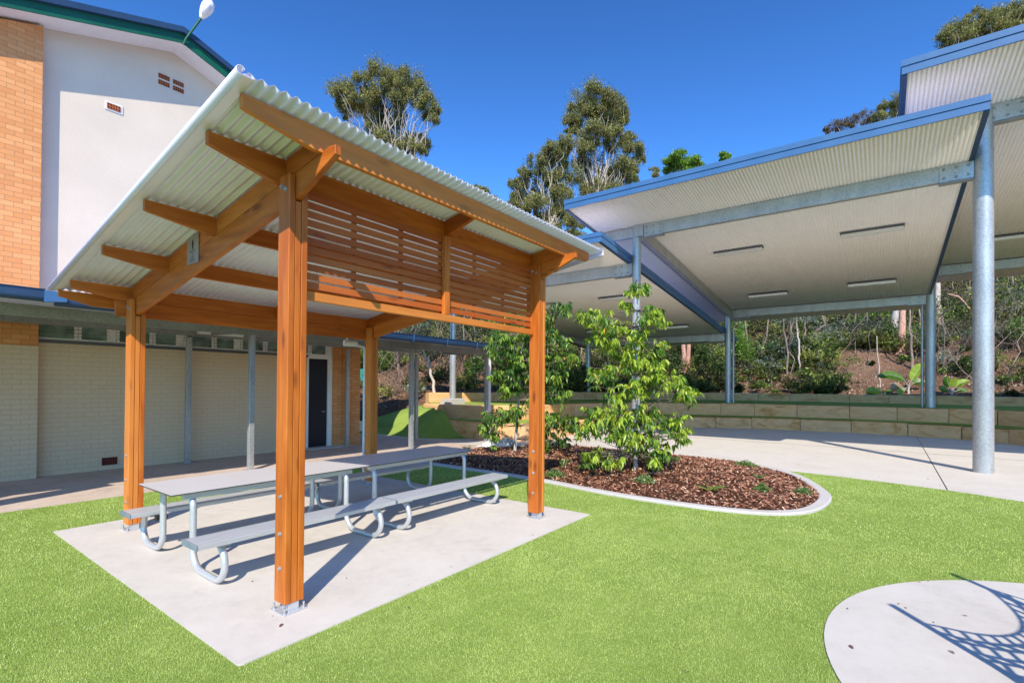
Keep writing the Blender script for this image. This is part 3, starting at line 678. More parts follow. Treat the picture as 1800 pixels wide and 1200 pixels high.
# ------------------------------------------------------------------ school hall
def hall():
    T = thing('school_hall', (2.2, 9.0, 0), 'two storey cream rendered school hall with orange brick piers and a green trimmed gable', 'building')
    rx, rz, k, Yb = 2.26, 9.05, .33, 8.48
    zt = lambda x: rz-k*abs(x-rx)
    # upper rendered wall, solid
    mb = MB(); mb.prism([(-2.6, 2.9), (7.12, 2.9), (7.12, zt(7.12)), (rx, rz), (-2.6, zt(-2.6))], 'y', 9.0, 9.25); mb.build('rendered_wall', 'render', T)
    mb = MB(); mb.prism([(-2.6, 2.92), (.13, 2.92), (.13, zt(.13)-.06), (-2.6, zt(-2.6)-.06)], 'y', 8.8, 8.999); mb.build('brick_pier', 'orange_brick', T)
    mb = MB(); mb.box((-2.6, 8.8, 2.41), (.13, 8.999, 2.92)); mb.build('brick_pier', 'orange_brick', T)
    mb = MB(); mb.box((-2.6, 8.79, -.1), (.13, 8.999, 2.41)); mb.build('lower_wall', 'painted_brick', T)
    mb = MB(); mb.box((.131, 8.94, -.1), (5.5, 9.2, 2.49)); mb.build('lower_wall', 'painted_brick', T)
    mb = MB(); mb.box((6.28, 8.86, -.1), (6.56, 9.3, 2.95)); mb.box((6.56, 8.80, -.1), (7.12, 9.3, 2.95)); mb.build('brick_pier', 'orange_brick', T)
    mb = MB(); mb.box((7.0, 9.3, -.1), (7.12, 18, 6.0)); mb.build('side_wall', 'painted_brick', T)
    mb = MB(); mb.box((.131, 8.90, 2.49), (5.52, 8.99, 2.555)); mb.build('window_sill', 'sill_grey', T)
    # louvre windows
    xs = [.15, .71, 1.31, 1.94, 2.53, 3.16, 3.75, 4.36, 5.0, 5.58, 6.2]; 
    for i, (a, b) in enumerate(zip(xs, xs[1:])):
        mb = MB(); wf = .10 if i % 2 else .012
        mb.box((b-wf, 8.955, 2.556), (b+.012, 9.0, 2.93)); mb.box((a+.012, 8.93, 2.556), (b-wf, 8.985, 2.588)); fr = mb.build('window_frame', 'white_paint', T)
        for q in range(5):                              # clips that carry the blades
            z = 2.60+q*.068; c_ = MB(); c_.prism([(8.905, z+.012), (8.955, z-.034), (8.955, z-.004), (8.92, z+.03)], 'x', b-.055 if not i % 2 else b-.15, b-.008 if not i % 2 else b-.10); c_.prism([(8.905, z+.012), (8.955, z-.034), (8.955, z-.004), (8.92, z+.03)], 'x', b+.014, b+.055); c_.build('louvre_clip', 'white_paint', fr)
        mb = MB()
        for q in range(5):
            z = 2.575+q*.068; mb.prism([(8.94, z), (8.945, z), (8.99, z+.074), (8.985, z+.074)], 'x', a+.014, b-wf-.003)
        mb.build('louvre_blades', 'glass', fr)
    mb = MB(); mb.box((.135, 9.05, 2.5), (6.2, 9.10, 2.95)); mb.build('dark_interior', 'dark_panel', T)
    # door
    mb = MB(); mb.box((5.5, 8.93, .0), (5.56, 9.05, 2.556)); mb.box((6.15, 8.93, .0), (6.275, 9.05, 2.95)); mb.box((5.56, 8.93, 2.46), (6.15, 9.05, 2.556)); d0 = mb.build('door_frame', 'white_paint', T)
    mb = MB(); mb.box((5.56, 8.99, .03), (6.15, 9.04, 2.46)); d = mb.build('door', 'dark_panel', T)
    mb = MB(); mb.tube([(6.07, 8.97, 1.0), (6.07, 8.95, 1.0), (5.98, 8.95, 1.0)], .01, 8); mb.build('handle', 'alu', d)
    mb = MB(); mb.box((5.45, 8.6, -.02), (6.6, 8.93, .03)); mb.build('door_step', 'kerb', T)
    # soffit, barge, roof
    th = .03
    for s_ in (-1, 1):
        xe = -2.9 if s_ < 0 else 7.5
        mb = MB(); mb.prism([(rx, rz-.002), (xe, zt(xe)-.002), (xe, zt(xe)+.02), (rx, rz+.02)], 'y', Yb, 8.995); mb.build('soffit', 'soffit_white', T)
        mb = MB(); mb.prism([(rx, rz-.01), (xe, zt(xe)-.01), (xe, zt(xe)+.19), (rx, rz+.19)], 'y', Yb-.03, Yb-.002); mb.build('barge_board', 'green_trim', T)
        mb = MB(); mb.prism([(rx, rz+.192), (xe, zt(xe)+.192), (xe, zt(xe)+.31), (rx, rz+.31)], 'y', Yb-.10, Yb+.02); mb.build('barge_capping', 'dark_blue', T)
        mb = MB(); mb.prism([(rx, rz+.2), (xe, zt(xe)+.2), (xe, zt(xe)+.27), (rx, rz+.27)], 'y', Yb+.021, 22); mb.build('roof', 'dark_blue', T)
    def vent(x0, x1, z0, z1, y, mm='terracotta', rows=2, cols=5):
        mb = MB(); mb.box((x0, y-.003, z0), (x1, y+.05, z1)); v = mb.build('air_vent', 'vent_hole', T); cw = (x1-x0)/cols; rh = (z1-z0)/rows; mb = MB()
        X = [x0]+[x0+cw*c+d for c in range(cols) for d in (cw*.2, cw*.78)]+[x1]; Z = [z0]+[z0+rh*c+d for c in range(rows) for d in (rh*.2, rh*.78)]+[z1]; nX = len(X)
        mb.add([(a, y-.009, b) for b in Z for a in X], [(j*nX+i, j*nX+i+1, (j+1)*nX+i+1, (j+1)*nX+i) for j in range(len(Z)-1) for i in range(nX-1) if not (i % 2 and j % 2)])
        solid(mb.build('grille', mm, v), .008)
    for x0 in (2.0, 2.275):
        for z0 in (8.375, 8.235): vent(x0, x0+.21, z0, z0+.092, 9.0)
    mb = MB(); mb.box((1.09, 8.985, 7.27), (1.38, 8.999, 7.45)); mb.build('vent_surround', 'soffit_white', T)
    vent(1.12, 1.34, 7.30, 7.41, 8.985)
    vent(1.11, 1.36, .10, .25, 8.94, 'terracotta_dark', 3, 6); vent(3.95, 4.10, .30, .48, 8.94, 'terracotta_dark', 3, 4)
hall()
def floodlight():
    T = thing('floodlight', (2.3, 8.44, 9.05), 'white bowl floodlight on a thin green arm at the hall gable peak', 'floodlight')
    mb = MB(); mb.tube([(2.27, 8.43, 9.0), (2.30, 8.40, 9.12), (2.52, 8.22, 9.62)], .024, 10); mb.build('arm', 'green_trim', T)
    a = Vector((2.52, 8.22, 9.62)); ax = Vector((.35, -.35, 1)).normalized(); mb = MB()
    mb.tube([a+ax*t for t in (0, .03, .10, .20, .30, .40, .45)], [.03, .05, .08, .11, .12, .10, .04], 20); h_ = mb.build('lamp_head', 'white_paint', T)
    mb = MB(); c = a+ax*.24+Vector((-.04, -.08, -.04)); mb.tube([c-ax*.15, c-ax*.11, c, c+ax*.10, c+ax*.14], [.015, .06, .085, .06, .015], 16); mb.build('glass_bowl', 'diffuser', h_)
floodlight()

# ------------------------------------------------------------------ covered walkway along the hall
def walkway():
    T = thing('covered_walkway', (5, 7.5, 0), 'galvanised steel covered walkway with dark blue gutter running along the hall wall', 'walkway')
    def column(x, y, z0, z1=2.74):
        mb = MB(); mb.box((x-.05, y-.05, z0), (x+.05, y+.05, z1)); c = mb.build('column', 'galv', T, bevel=.004)
        mb = MB(); mb.box((x-.1, y-.1, z0), (x+.1, y+.1, z0+.012)); mb.build('base_plate', 'galv', c)
    for x in (-1.3, 2.93, 7.19, 10.37): column(x, 6.65, gz(x, 6.65)+.004)
    for x in (2.52, 6.56, 9.17): column(x, 8.62, gz(x, 8.62)+.004, 2.76)
    for y, z, x0, x1 in ((6.65, 2.73, -9, 10.45), (8.62, 2.80, -9, 9.3)):
        mb = MB(); pf = [(y-.035, z), (y+.04, z), (y+.04, z+.004), (y-.031, z+.004), (y-.031, z+.176), (y+.04, z+.176), (y+.04, z+.18), (y-.035, z+.18)]
        mb.prism(pf, 'x', x0, x1); mb.prism([(y-.045, z+.13), (y-.035, z+.135), (y-.035, z+.15), (y-.045, z+.145)], 'x', x0, x1); mb.build('beam', 'galv_dark', T)
    for x in (2.7, 7.15, 10.3):
        mb = MB(); mb.beam((x, 6.69, 2.80), (x, 8.58, 2.86), .05, .10); mb.build('cross_beam', 'galv_dark', T)
        mb = MB(); mb.beam((x, 5.53, 2.855), (x, 6.61, 2.885), .04, .07); mb.build('outrigger', 'galv_dark', T)
    o = corrugated((-9, 5.50, 2.905), (1, 0, 0), (0, .9992, .038), 19.35, 3.42, .076, .009, 6, 2).build('roof_sheet', 'zinc', T); solid(o)
    def gutter(x0, x1, y, z0, z1, r=.06):
        n = 8; pf = [(y+.11, z1-.01), (y+.11, z0)]+[(y+r-r*math.sin(a), z0+r-r*math.cos(a)) for a in np.linspace(0, math.pi/2, n)]+[(y, z1-.012), (y-.012, z1-.012), (y-.012, z1), (y+.004, z1), (y+.004, z1-.02)]
        pf += [(y+.004, z0+r)]+[(y+r-(r-.004)*math.sin(a), z0+r-(r-.004)*math.cos(a)) for a in np.linspace(math.pi/2, 0, n)]+[(y+.106, z0+.004), (y+.106, z1-.01)]
        mb = MB(); mb.prism(pf, 'x', x0, x1); mb.prism([(y+.0, z1-.012), (y+.0, z0+r), (y+r, z0+.001), (y+.11, z0+.001), (y+.11, z1-.012)], 'x', x0, x0+.004); mb.prism([(y+.0, z1-.012), (y+.0, z0+r), (y+r, z0+.001), (y+.11, z0+.001), (y+.11, z1-.012)], 'x', x1-.004, x1)
        return mb.build('gutter', 'dark_blue', T)
    g1 = gutter(-9, -.39, 5.40, 2.834, 2.998); g2 = gutter(-.28, 10.34, 5.42, 2.795, 2.963)
    mb = MB(); mb.prism([(-.40, 2.825), (-.40, 2.98), (-.275, 2.98), (-.17, 2.91), (-.17, 2.85)], 'y', 5.385, 5.50); mb.build('gutter_sump', 'blue_fascia', T)
    for x in (6.15, 7.30, 8.47):
        mb = MB(); mb.tube([(x, 5.405, 2.965), (x, 5.407, 2.86), (x, 5.42, 2.815), (x, 5.46, 2.787), (x, 5.54, 2.79)], .009, 8); mb.build('gutter_strap', 'blue_fascia', g2)
    mb = MB(); mb.box((2.45, 7.9, 2.80), (3.35, 8.03, 2.86)); mb.build('light_batten', 'diffuser', T)
    mb = MB(); mb.box((10.85, 6.95, gz(10.9, 7)), (10.97, 7.07, 2.95)); mb.build('downpipe', 'white_paint', T)
walkway()
mb = MB()  # unseen twin beams added out of view for their striped shadow on the footpath
for y0, y1 in ((4.17, 4.87), (4.40, 5.10)): mb.beam((-7.6, y0-1.15, 3.0), (-1.92, y1+.31, 3.0), .20, .10)
t_ = mb.build('unseen_shadow_beam', 'galv_dark'); tag(t_, 'unseen twin galvanised beam added to throw the double shadow stripe across the footpath', 'beam')
mb = MB(); mb.cyl((-5, 4.6), .06, 0, 2.95, 16); tag(mb.build('unseen_beam_post', 'galv'), 'unseen galvanised post added under the shadow casting beam left of the hall path', 'post')  # support added under the unseen shadow-casting beams

# ------------------------------------------------------------------ large shade structure over the court
SL = .1; PITCH = .076
def cola():
    T = thing('court_shade_roof', (18, 0, 0), 'large stepped court roof of three cream soffit panels with blue fascias on round galvanised poles', 'shade structure')
    X0, XF, XB, XE = 10.40, 12.45, 23.8, 26.3
    panels = [(2.62, 11.55, 5.545, 'left'), (-5.15, 3.80, 6.655, 'mid'), (-13.0, -3.88, 7.745, 'right')]
    for (ya, yb, zf, nm) in panels:
        so = lambda x: zf-SL*(x-XF)
        ln = math.hypot(XE-X0, SL*(XE-X0))
        o = corrugated((X0+.03, yb-.02, so(X0+.03)+.012), (0, -1, 0), (1, 0, -SL), yb-ya-.04, (XE-X0-.03)*math.hypot(1, SL), .076 if nm != 'x' else .1, .009, 6, 2).build('soffit_sheet', 'cream_soffit', T); solid(o)
        o = corrugated((X0+.03, yb-.02, so(X0)+.235), (0, -1, 0), (1, 0, -SL), yb-ya-.04, (XE-X0-.03)*math.hypot(1, SL), .152, .009, 4, 2).build('roof_sheet', 'zinc', T); solid(o)
        # front fascia in two bands and side fascias
        z0, z1 = so(X0)-.005, so(X0)+.265
        mb = MB(); mb.box((X0, ya, z0), (X0+.03, yb, z0+.145)); mb.box((X0-.018, ya-.012, z0+.150), (X0+.03, yb+.012, z1)); mb.build('front_fascia', 'blue_fascia', T)
        for y, s_ in ((ya, 1), (yb, -1)):
            mb = MB(); y2 = y+s_*.03
            mb.prism([(X0+.031, so(X0)-.005), (XE, so(XE)-.005), (XE, so(XE)+.14), (X0+.031, so(X0)+.14)], 'y', y, y2)
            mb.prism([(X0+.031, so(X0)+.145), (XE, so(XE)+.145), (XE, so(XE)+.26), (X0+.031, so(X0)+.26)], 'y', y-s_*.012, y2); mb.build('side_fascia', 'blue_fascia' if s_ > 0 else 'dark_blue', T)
            mb = MB(); mb.prism([(X0+.031, so(X0)-.03), (XE, so(XE)-.03), (XE, so(XE)-.006), (X0+.031, so(X0)-.006)], 'y', y, y+s_*.09); mb.build('edge_trim', 'dark_blue', T)
    poles = dict(A=(XF, -5.3, .17, 7.72, 0), D=(XF, 2.45, .125, 6.66, 0), E=(XF, 10.1, .125, 5.55, 1.0), C=(XB, -5.12, .165, 6.62, 1.0), B=(XB, 2.45, .14, 5.52, 1.0), F=(XB, 10.1, .14, 4.41, 1.3), G=(XF, -12.95, .17, 7.72, 0), H=(XB, -12.95, .16, 6.6, 1.0))
    for k, (x, y, r, zt, z0) in poles.items():
        mb = MB(); mb.cyl((x, y), r, z0, zt, 40); mb.tube([(x, y, zt), (x, y, zt+.012)], r*.9, 24); p = mb.build('pole', 'galv', T)
        if k in 'BC':
            mb = MB(); mb.tube([(x+.08, y-.22 if k == 'B' else y+.24, z0), (x+.08, y-.22 if k == 'B' else y+.24, zt-.9)], .05, 12); mb.build('downpipe', 'galv', p)
    def rhs(a, b, w_=.15, h=.35):
        mb = MB(); mb.beam(a, b, w_, h); return mb.build('beam', 'galv', T, bevel=.012)
    def plate(x, y0, y1, z):
        mb = MB(); mb.box((x-.095, y0, z-.205), (x-.076, y1, z+.17)); mb.box((x-.095, y0, z-.215), (x+.1, y1, z-.19)); p = mb.build('splice_plate', 'galv', T)
        for yy in np.linspace(y0+.08, y1-.08, 3):
            for zz in (z-.11, z+.09): MB().bolt((x-.095, yy, zz), (-1, 0, 0), .02, .02).build('bolt', 'galv_dark', p)
    for (ya, yb, zf, nm) in panels:
        yl = {'left': 2.45, 'mid': -5.3, 'right': -12.95}[nm]; yh = yl+7.75-(.1 if nm == 'mid' else 0)
        zA = zf-.18; zB = zf-SL*(XB-XF)-.18
        # front and back beams; they carry on a little past the left pole
        rhs((XF, yl+.12, zA), (XF, yh-.14 if nm != 'right' else yh-.17, zA)); rhs((XB, yl+.15, zB), (XB, yh-.15, zB))
        rhs((XF, yh+.13, zA), (XF, yb-.12, zA), .12, .30) if nm != 'right' else rhs((XF, yh+.17, zA), (XF, yb-.12, zA), .12, .3)
        mb = MB(); mb.box((XF-.13, yh-.15, zA-.17), (XF+.13, yh+.15, zA+.16)); mb.build('pole_cap', 'galv', T, bevel=.01)
        plate(XF, yl+.16, yl+.72, zA); plate(XF, yh-.75, yh-.17, zA); plate(XB, yl+.16, yl+.9, zB); plate(XB, yh-.9, yh-.17, zB)
        rhs((XF+.15, yh, zA), (XB-.15, yh, zB), .16, .34)
        mb = MB(); mb.beam((XF+.15, yh+.17, zA+.02), (XB-.15, yh+.17, zB+.02), .12, .22); mb.build('box_gutter', 'galv_dark', T)
cola()
def batten(x, y, zf, label, ln=1.5):
    z = zf-SL*(x-12.45)-.01; a = math.atan(SL); T = thing('fluorescent_batten', (x, y, z), label, 'light fitting', 'batten lights under the court roof')
    mb = MB(); mb.box((x-.125, y-ln/2, z-.045), (x+.125, y+ln/2, z)); mb.build('body', 'sill_grey', T, bevel=.004)
    mb = MB(); mb.prism([(x-.105, z-.046), (x-.09, z-.13), (x+.09, z-.13), (x+.105, z-.046)], 'y', y-ln/2+.02, y+ln/2-.02); mb.build('diffuser', 'diffuser', T, bevel=.004)
for x, y, zf, lb in ((15.65, .25, 6.655, 'batten light in front, left of two, under the middle court roof panel'), (15.6, -3.33, 6.655, 'batten light in front, right of two, under the middle court roof panel'),
                     (21.3, .29, 6.655, 'batten light at the back left of the middle court roof panel'), (21.05, -3.26, 6.655, 'batten light at the back right of the middle court roof panel'),
                     (15.65, 4.55, 5.545, 'batten light behind the young tree top under the lowest court roof panel'), (21.3, 4.35, 5.545, 'batten light at the back of the lowest court roof panel right of the tree'),
                     (15.65, 8.1, 5.545, 'batten light near the shelter post under the lowest court roof panel'), (21.1, 8.0, 5.545, 'batten light at the far left back of the lowest court roof panel'), (21.05, -7.2, 7.745, 'batten light right of the big pole under the highest court roof panel')):
    batten(x, y, zf, lb)
# concrete plinth under the far left pole
mb = MB(); mb.prism([(9.80, .90), (9.80, 1.24), (10.28, 1.24), (10.55, .90)], 'x', 12.05, 12.85)
o = mb.build('concrete_plinth', 'kerb', bevel=.01); tag(o, 'grey concrete plinth with one sloping side under the far left round pole', 'plinth')
# ------------------------------------------------------------------ foliage makers
def unit(v): return v/np.maximum(np.linalg.norm(v, axis=-1, keepdims=True), 1e-9)
def long_leaves(P, D, L, W, droop, col, colj=.2):
    """tapered curved leaves: P base, D direction; returns V, F(tri), C"""
    n = len(P); D = unit(D); side = unit(np.cross(D, rng.normal(0, .35, (n, 3))+np.array([0, 0, 1]))); up = np.cross(side, D)
    ts = [0, .22, .5, .78, 1]; ws = [.12, .85, 1, .6, 0]; V = []
    for t, w_ in zip(ts, ws):
        c = P+D*(L*t)[:, None]; c[:, 2] -= droop*L*t*t
        fold = up*(W*w_*.35)[:, None]
        if t == 1: V.append(c)
        else: V.append(c-side*(W*w_)[:, None]+fold); V.append(c); V.append(c+side*(W*w_)[:, None]+fold)
    V = np.stack(V, 1); k = V.shape[1]
    T = []
    for s_ in range(3):
        a = s_*3; b = a+3
        for q in (0, 1): T += [(a+q, a+q+1, b+q+1), (a+q, b+q+1, b+q)]
    T += [(9, 10, 12), (10, 11, 12)]
    T = np.array(T); Fq = (T[None]+(np.arange(n)*k)[:, None, None]).reshape(-1, 3)
    C = np.repeat(col*(1+rng.uniform(-colj, colj, (n, 1))), len(T), 0)
    return V.reshape(-1, 3), Fq, C
def rhombi(P, size, aspect, pal, pw, hang=.0, jit=.25, outw=None):
    n = len(P); d = rng.normal(0, 1, (n, 3)); d[:, 2] -= hang*2.2; d = unit(d); s_ = unit(np.cross(d, rng.normal(0, 1, (n, 3))))
    L = size*rng.uniform(.6, 1.35, n); W = L*aspect
    V = np.stack([P-d*L[:, None], P-s_*W[:, None], P+d*L[:, None], P+s_*W[:, None]], 1).reshape(-1, 3)
    pal = np.array(pal); C = pal[rng.choice(len(pal), n, p=pw)]*(1+rng.uniform(-jit, jit, (n, 1)))
    return V, np.arange(n*4).reshape(-1, 4), C
def clump_points(c, r, n, sub=9):
    """points in sub-clumps spread through an ellipsoid, denser towards its outside and top"""
    c = np.array(c); r = np.array(r); ns = max(3, sub); S_ = unit(rng.normal(0, 1, (ns, 3)))*rng.uniform(.35, 1, (ns, 1))**.6; S_[:, 2] = np.abs(S_[:, 2])*.9-.25
    i = rng.integers(0, ns, n); p = S_[i]+rng.normal(0, .26, (n, 3))*rng.uniform(.4, 1, (ns, 1))[i]; return c+p*r
PAL_GUM = [(.13, .16, .045), (.23, .24, .08), (.40, .37, .13), (.24, .14, .08), (.07, .085, .03)]; PW_GUM = [.3, .3, .17, .08, .15]
def merge(parts, k):
    V = []; Fq = []; C = []; o = 0
    for v, f, c in parts: V.append(v); Fq.append(f+o); C.append(c); o += len(v)
    return np.concatenate(V), np.concatenate(Fq), np.concatenate(C)
def wiggle(a, b, n=6, amp=.05):
    a, b = np.array(a, float), np.array(b, float); L = np.linalg.norm(b-a); o = []
    for i in range(n+1):
        t = i/n; p = a+(b-a)*t+rng.normal(0, amp*L*math.sin(math.pi*t)*.5+1e-9, 3); o.append(tuple(p))
    return o
def gum(name, label, base_pt, fork, clumps, leaf=.16, dens=1.0, bark='bark_pale', r0=.4, pal=PAL_GUM, pw=PW_GUM, group='gum trees above the roofs', hang=.6):
    T = thing(name, tuple(base_pt), label, 'tree', group)
    mb = MB(); fk = np.array(fork); mb.tube(wiggle(base_pt, fk, 8, .03), list(np.linspace(r0, r0*.55, 9)), 10)
    parts = []
    for (c, r) in clumps:
        c = np.array(c); j = fk+(np.array(base_pt)-fk)*rng.uniform(-.0, .25); mid = j*.45+c*.55+np.array([0, 0, -r[2]*.4])
        mb.tube(wiggle(j, mid, 5, .08), list(np.linspace(r0*.3, r0*.14, 6)), 7)
        for _ in range(3):
            e = c+np.clip(rng.normal(0, .4, 3), -.6, .6)*np.array(r); mb.tube(wiggle(mid, e, 5, .14), list(np.linspace(r0*.10, r0*.02, 6)), 5)
        n = int(3400*dens*(r[0]*r[2]*r[1])**.5+400); parts.append(rhombi(clump_points(c, r, n, 14), leaf*.68, .3, pal, pw, hang))
    mb.build('trunk', bark, T); V, Fq, C = merge(parts, 4); np_mesh('crown', V, Fq, 'gumleaf', T, C); return T
def px_clumps(lst, d, dj=1.5):
    o = []; lst = list(lst)+[(x+rng.uniform(-.4, .4)*rx, y+ry*1.35, rx*.62, ry*.95) for x, y, rx, ry in lst]
    for x, y, rx, ry in lst:
        dd = d+rng.uniform(-dj, dj); k = dd/FOC; o.append((at(x, y, dd), (rx*k*1.05, (rx+ry)/2*k, ry*k*1.25)))
    return o
def ground_under(p): return (p[0], p[1], hz(p[0], p[1])-.2)
# --- tall gums
c = px_clumps([(608, 160, 26, 20), (600, 165, 18, 12), (640, 140, 20, 18), (672, 132, 30, 24), (690, 150, 25, 22), (718, 140, 24, 22), (735, 155, 16, 18), (752, 182, 22, 18), (765, 195, 12, 10), (655, 178, 26, 16), (628, 178, 18, 12), (700, 195, 14, 16), (662, 205, 18, 16),
               (655, 230, 16, 18), (695, 222, 22, 26), (672, 250, 30, 20), (735, 245, 24, 12), (715, 258, 20, 16), (745, 252, 12, 10), (612, 200, 9, 6), (690, 290, 30, 25)], 45)
gum('gum_tree', 'broad flat topped gum tree standing alone in the sky above the shelter roof', ground_under(at(690, 640, 45)), at(688, 330, 45), c, .13, .75)
c = px_clumps([(1042, 172, 36, 20), (1075, 175, 26, 20), (1092, 195, 14, 16), (1015, 192, 18, 18), (1005, 212, 14, 14), (1060, 205, 30, 16), (1048, 234, 34, 13), (1082, 238, 26, 14), (1105, 245, 18, 12), (1118, 262, 16, 16), (1100, 290, 22, 16), (1030, 262, 22, 18), (1085, 310, 26, 20), (1040, 300, 26, 26), (1060, 335, 30, 18), (998, 232, 7, 6), (1110, 300, 12, 12)], 50)
gum('gum_tree', 'tallest gum tree, its pale limbs showing, left of the middle court roof panel', ground_under(at(1050, 640, 50)), at(1050, 345, 50), c, .14, .8)
c = px_clumps([(995, 252, 22, 12), (968, 262, 20, 12), (978, 285, 22, 18), (945, 285, 20, 14), (925, 305, 18, 14), (955, 320, 26, 20), (905, 325, 12, 12), (915, 345, 18, 18), (995, 310, 24, 24), (985, 345, 28, 20), (945, 360, 26, 20), (975, 378, 26, 16), (1010, 395, 20, 12), (905, 362, 14, 12), (1000, 370, 20, 14), (1022, 420, 18, 12)], 47)
gum('gum_tree', 'lower spreading gum tree on the left flank of the tallest gum', ground_under(at(960, 640, 47)), at(965, 400, 47), c, .13, .85)
c = px_clumps([(850, 338, 14, 10), (868, 352, 16, 10), (838, 330, 8, 6)], 60)
gum('gum_tree', 'small distant gum top peeping over the shelter roof edge left of the spreading gum', ground_under(at(855, 640, 60)), at(855, 380, 60), c, .14, .5, r0=.25)
c = px_clumps([(1665, 62, 22, 13), (1690, 45, 22, 14), (1712, 35, 22, 16), (1740, 40, 18, 20), (1760, 28, 24, 15), (1785, 18, 22, 12), (1795, 30, 15, 14), (1700, 60, 20, 12), (1745, 62, 20, 14)], 38)
gum('gum_tree', 'dark gum crown above the highest court roof panel in the top right corner', ground_under(at(1730, 640, 38)), at(1735, 110, 38), c, .11, .9)
PAL_RED = [(.16, .10, .06), (.13, .13, .05), (.20, .13, .09), (.06, .06, .03)]
c = px_clumps([(1578, 178, 18, 14), (1560, 190, 18, 12), (1588, 200, 16, 18), (1545, 205, 14, 9)], 36)
gum('gum_tree', 'bushy green crown tucked beside the end of the highest blue fascia', ground_under(at(1575, 640, 36)), at(1575, 240, 36), c, .10, .8, r0=.25)
c = px_clumps([(1520, 205, 18, 9), (1495, 212, 20, 8), (1470, 218, 16, 7), (1535, 212, 16, 8), (1452, 228, 8, 4)], 42)
gum('gum_tree', 'reddish thin crown showing just over the middle blue fascia', ground_under(at(1500, 640, 42)), at(1500, 260, 42), c, .09, .45, r0=.22, pal=PAL_RED, pw=[.35, .3, .2, .15])
PAL_BR = [(.16, .30, .04), (.24, .40, .06), (.09, .18, .03)]
c = px_clumps([(1195, 276, 20, 10), (1180, 288, 18, 8), (1225, 286, 20, 8), (1208, 292, 22, 8)], 55)
gum('leafy_tree', 'bright lime green tree top over the left end of the middle blue fascia', ground_under(at(1205, 640, 55)), at(1205, 340, 55), c, .2, .8, pal=PAL_BR, pw=[.4, .35, .25], r0=.25, group=None, hang=.1)
c = px_clumps([(1274, 273, 12, 5), (1278, 280, 10, 5)], 55)
gum('leafy_tree', 'tiny bright green crown tip right of the lime green tree top', ground_under(at(1276, 640, 55)), at(1276, 310, 55), c, .18, .8, pal=PAL_BR, pw=[.4, .35, .25], r0=.15, group=None, hang=.1)
c = px_clumps([(1150, 300, 12, 6), (1120, 318, 8, 4)], 60)
gum('gum_tree', 'dull small crown between the tallest gum and the lime green tree top', ground_under(at(1145, 640, 60)), at(1145, 330, 60), c, .14, .5, r0=.15)

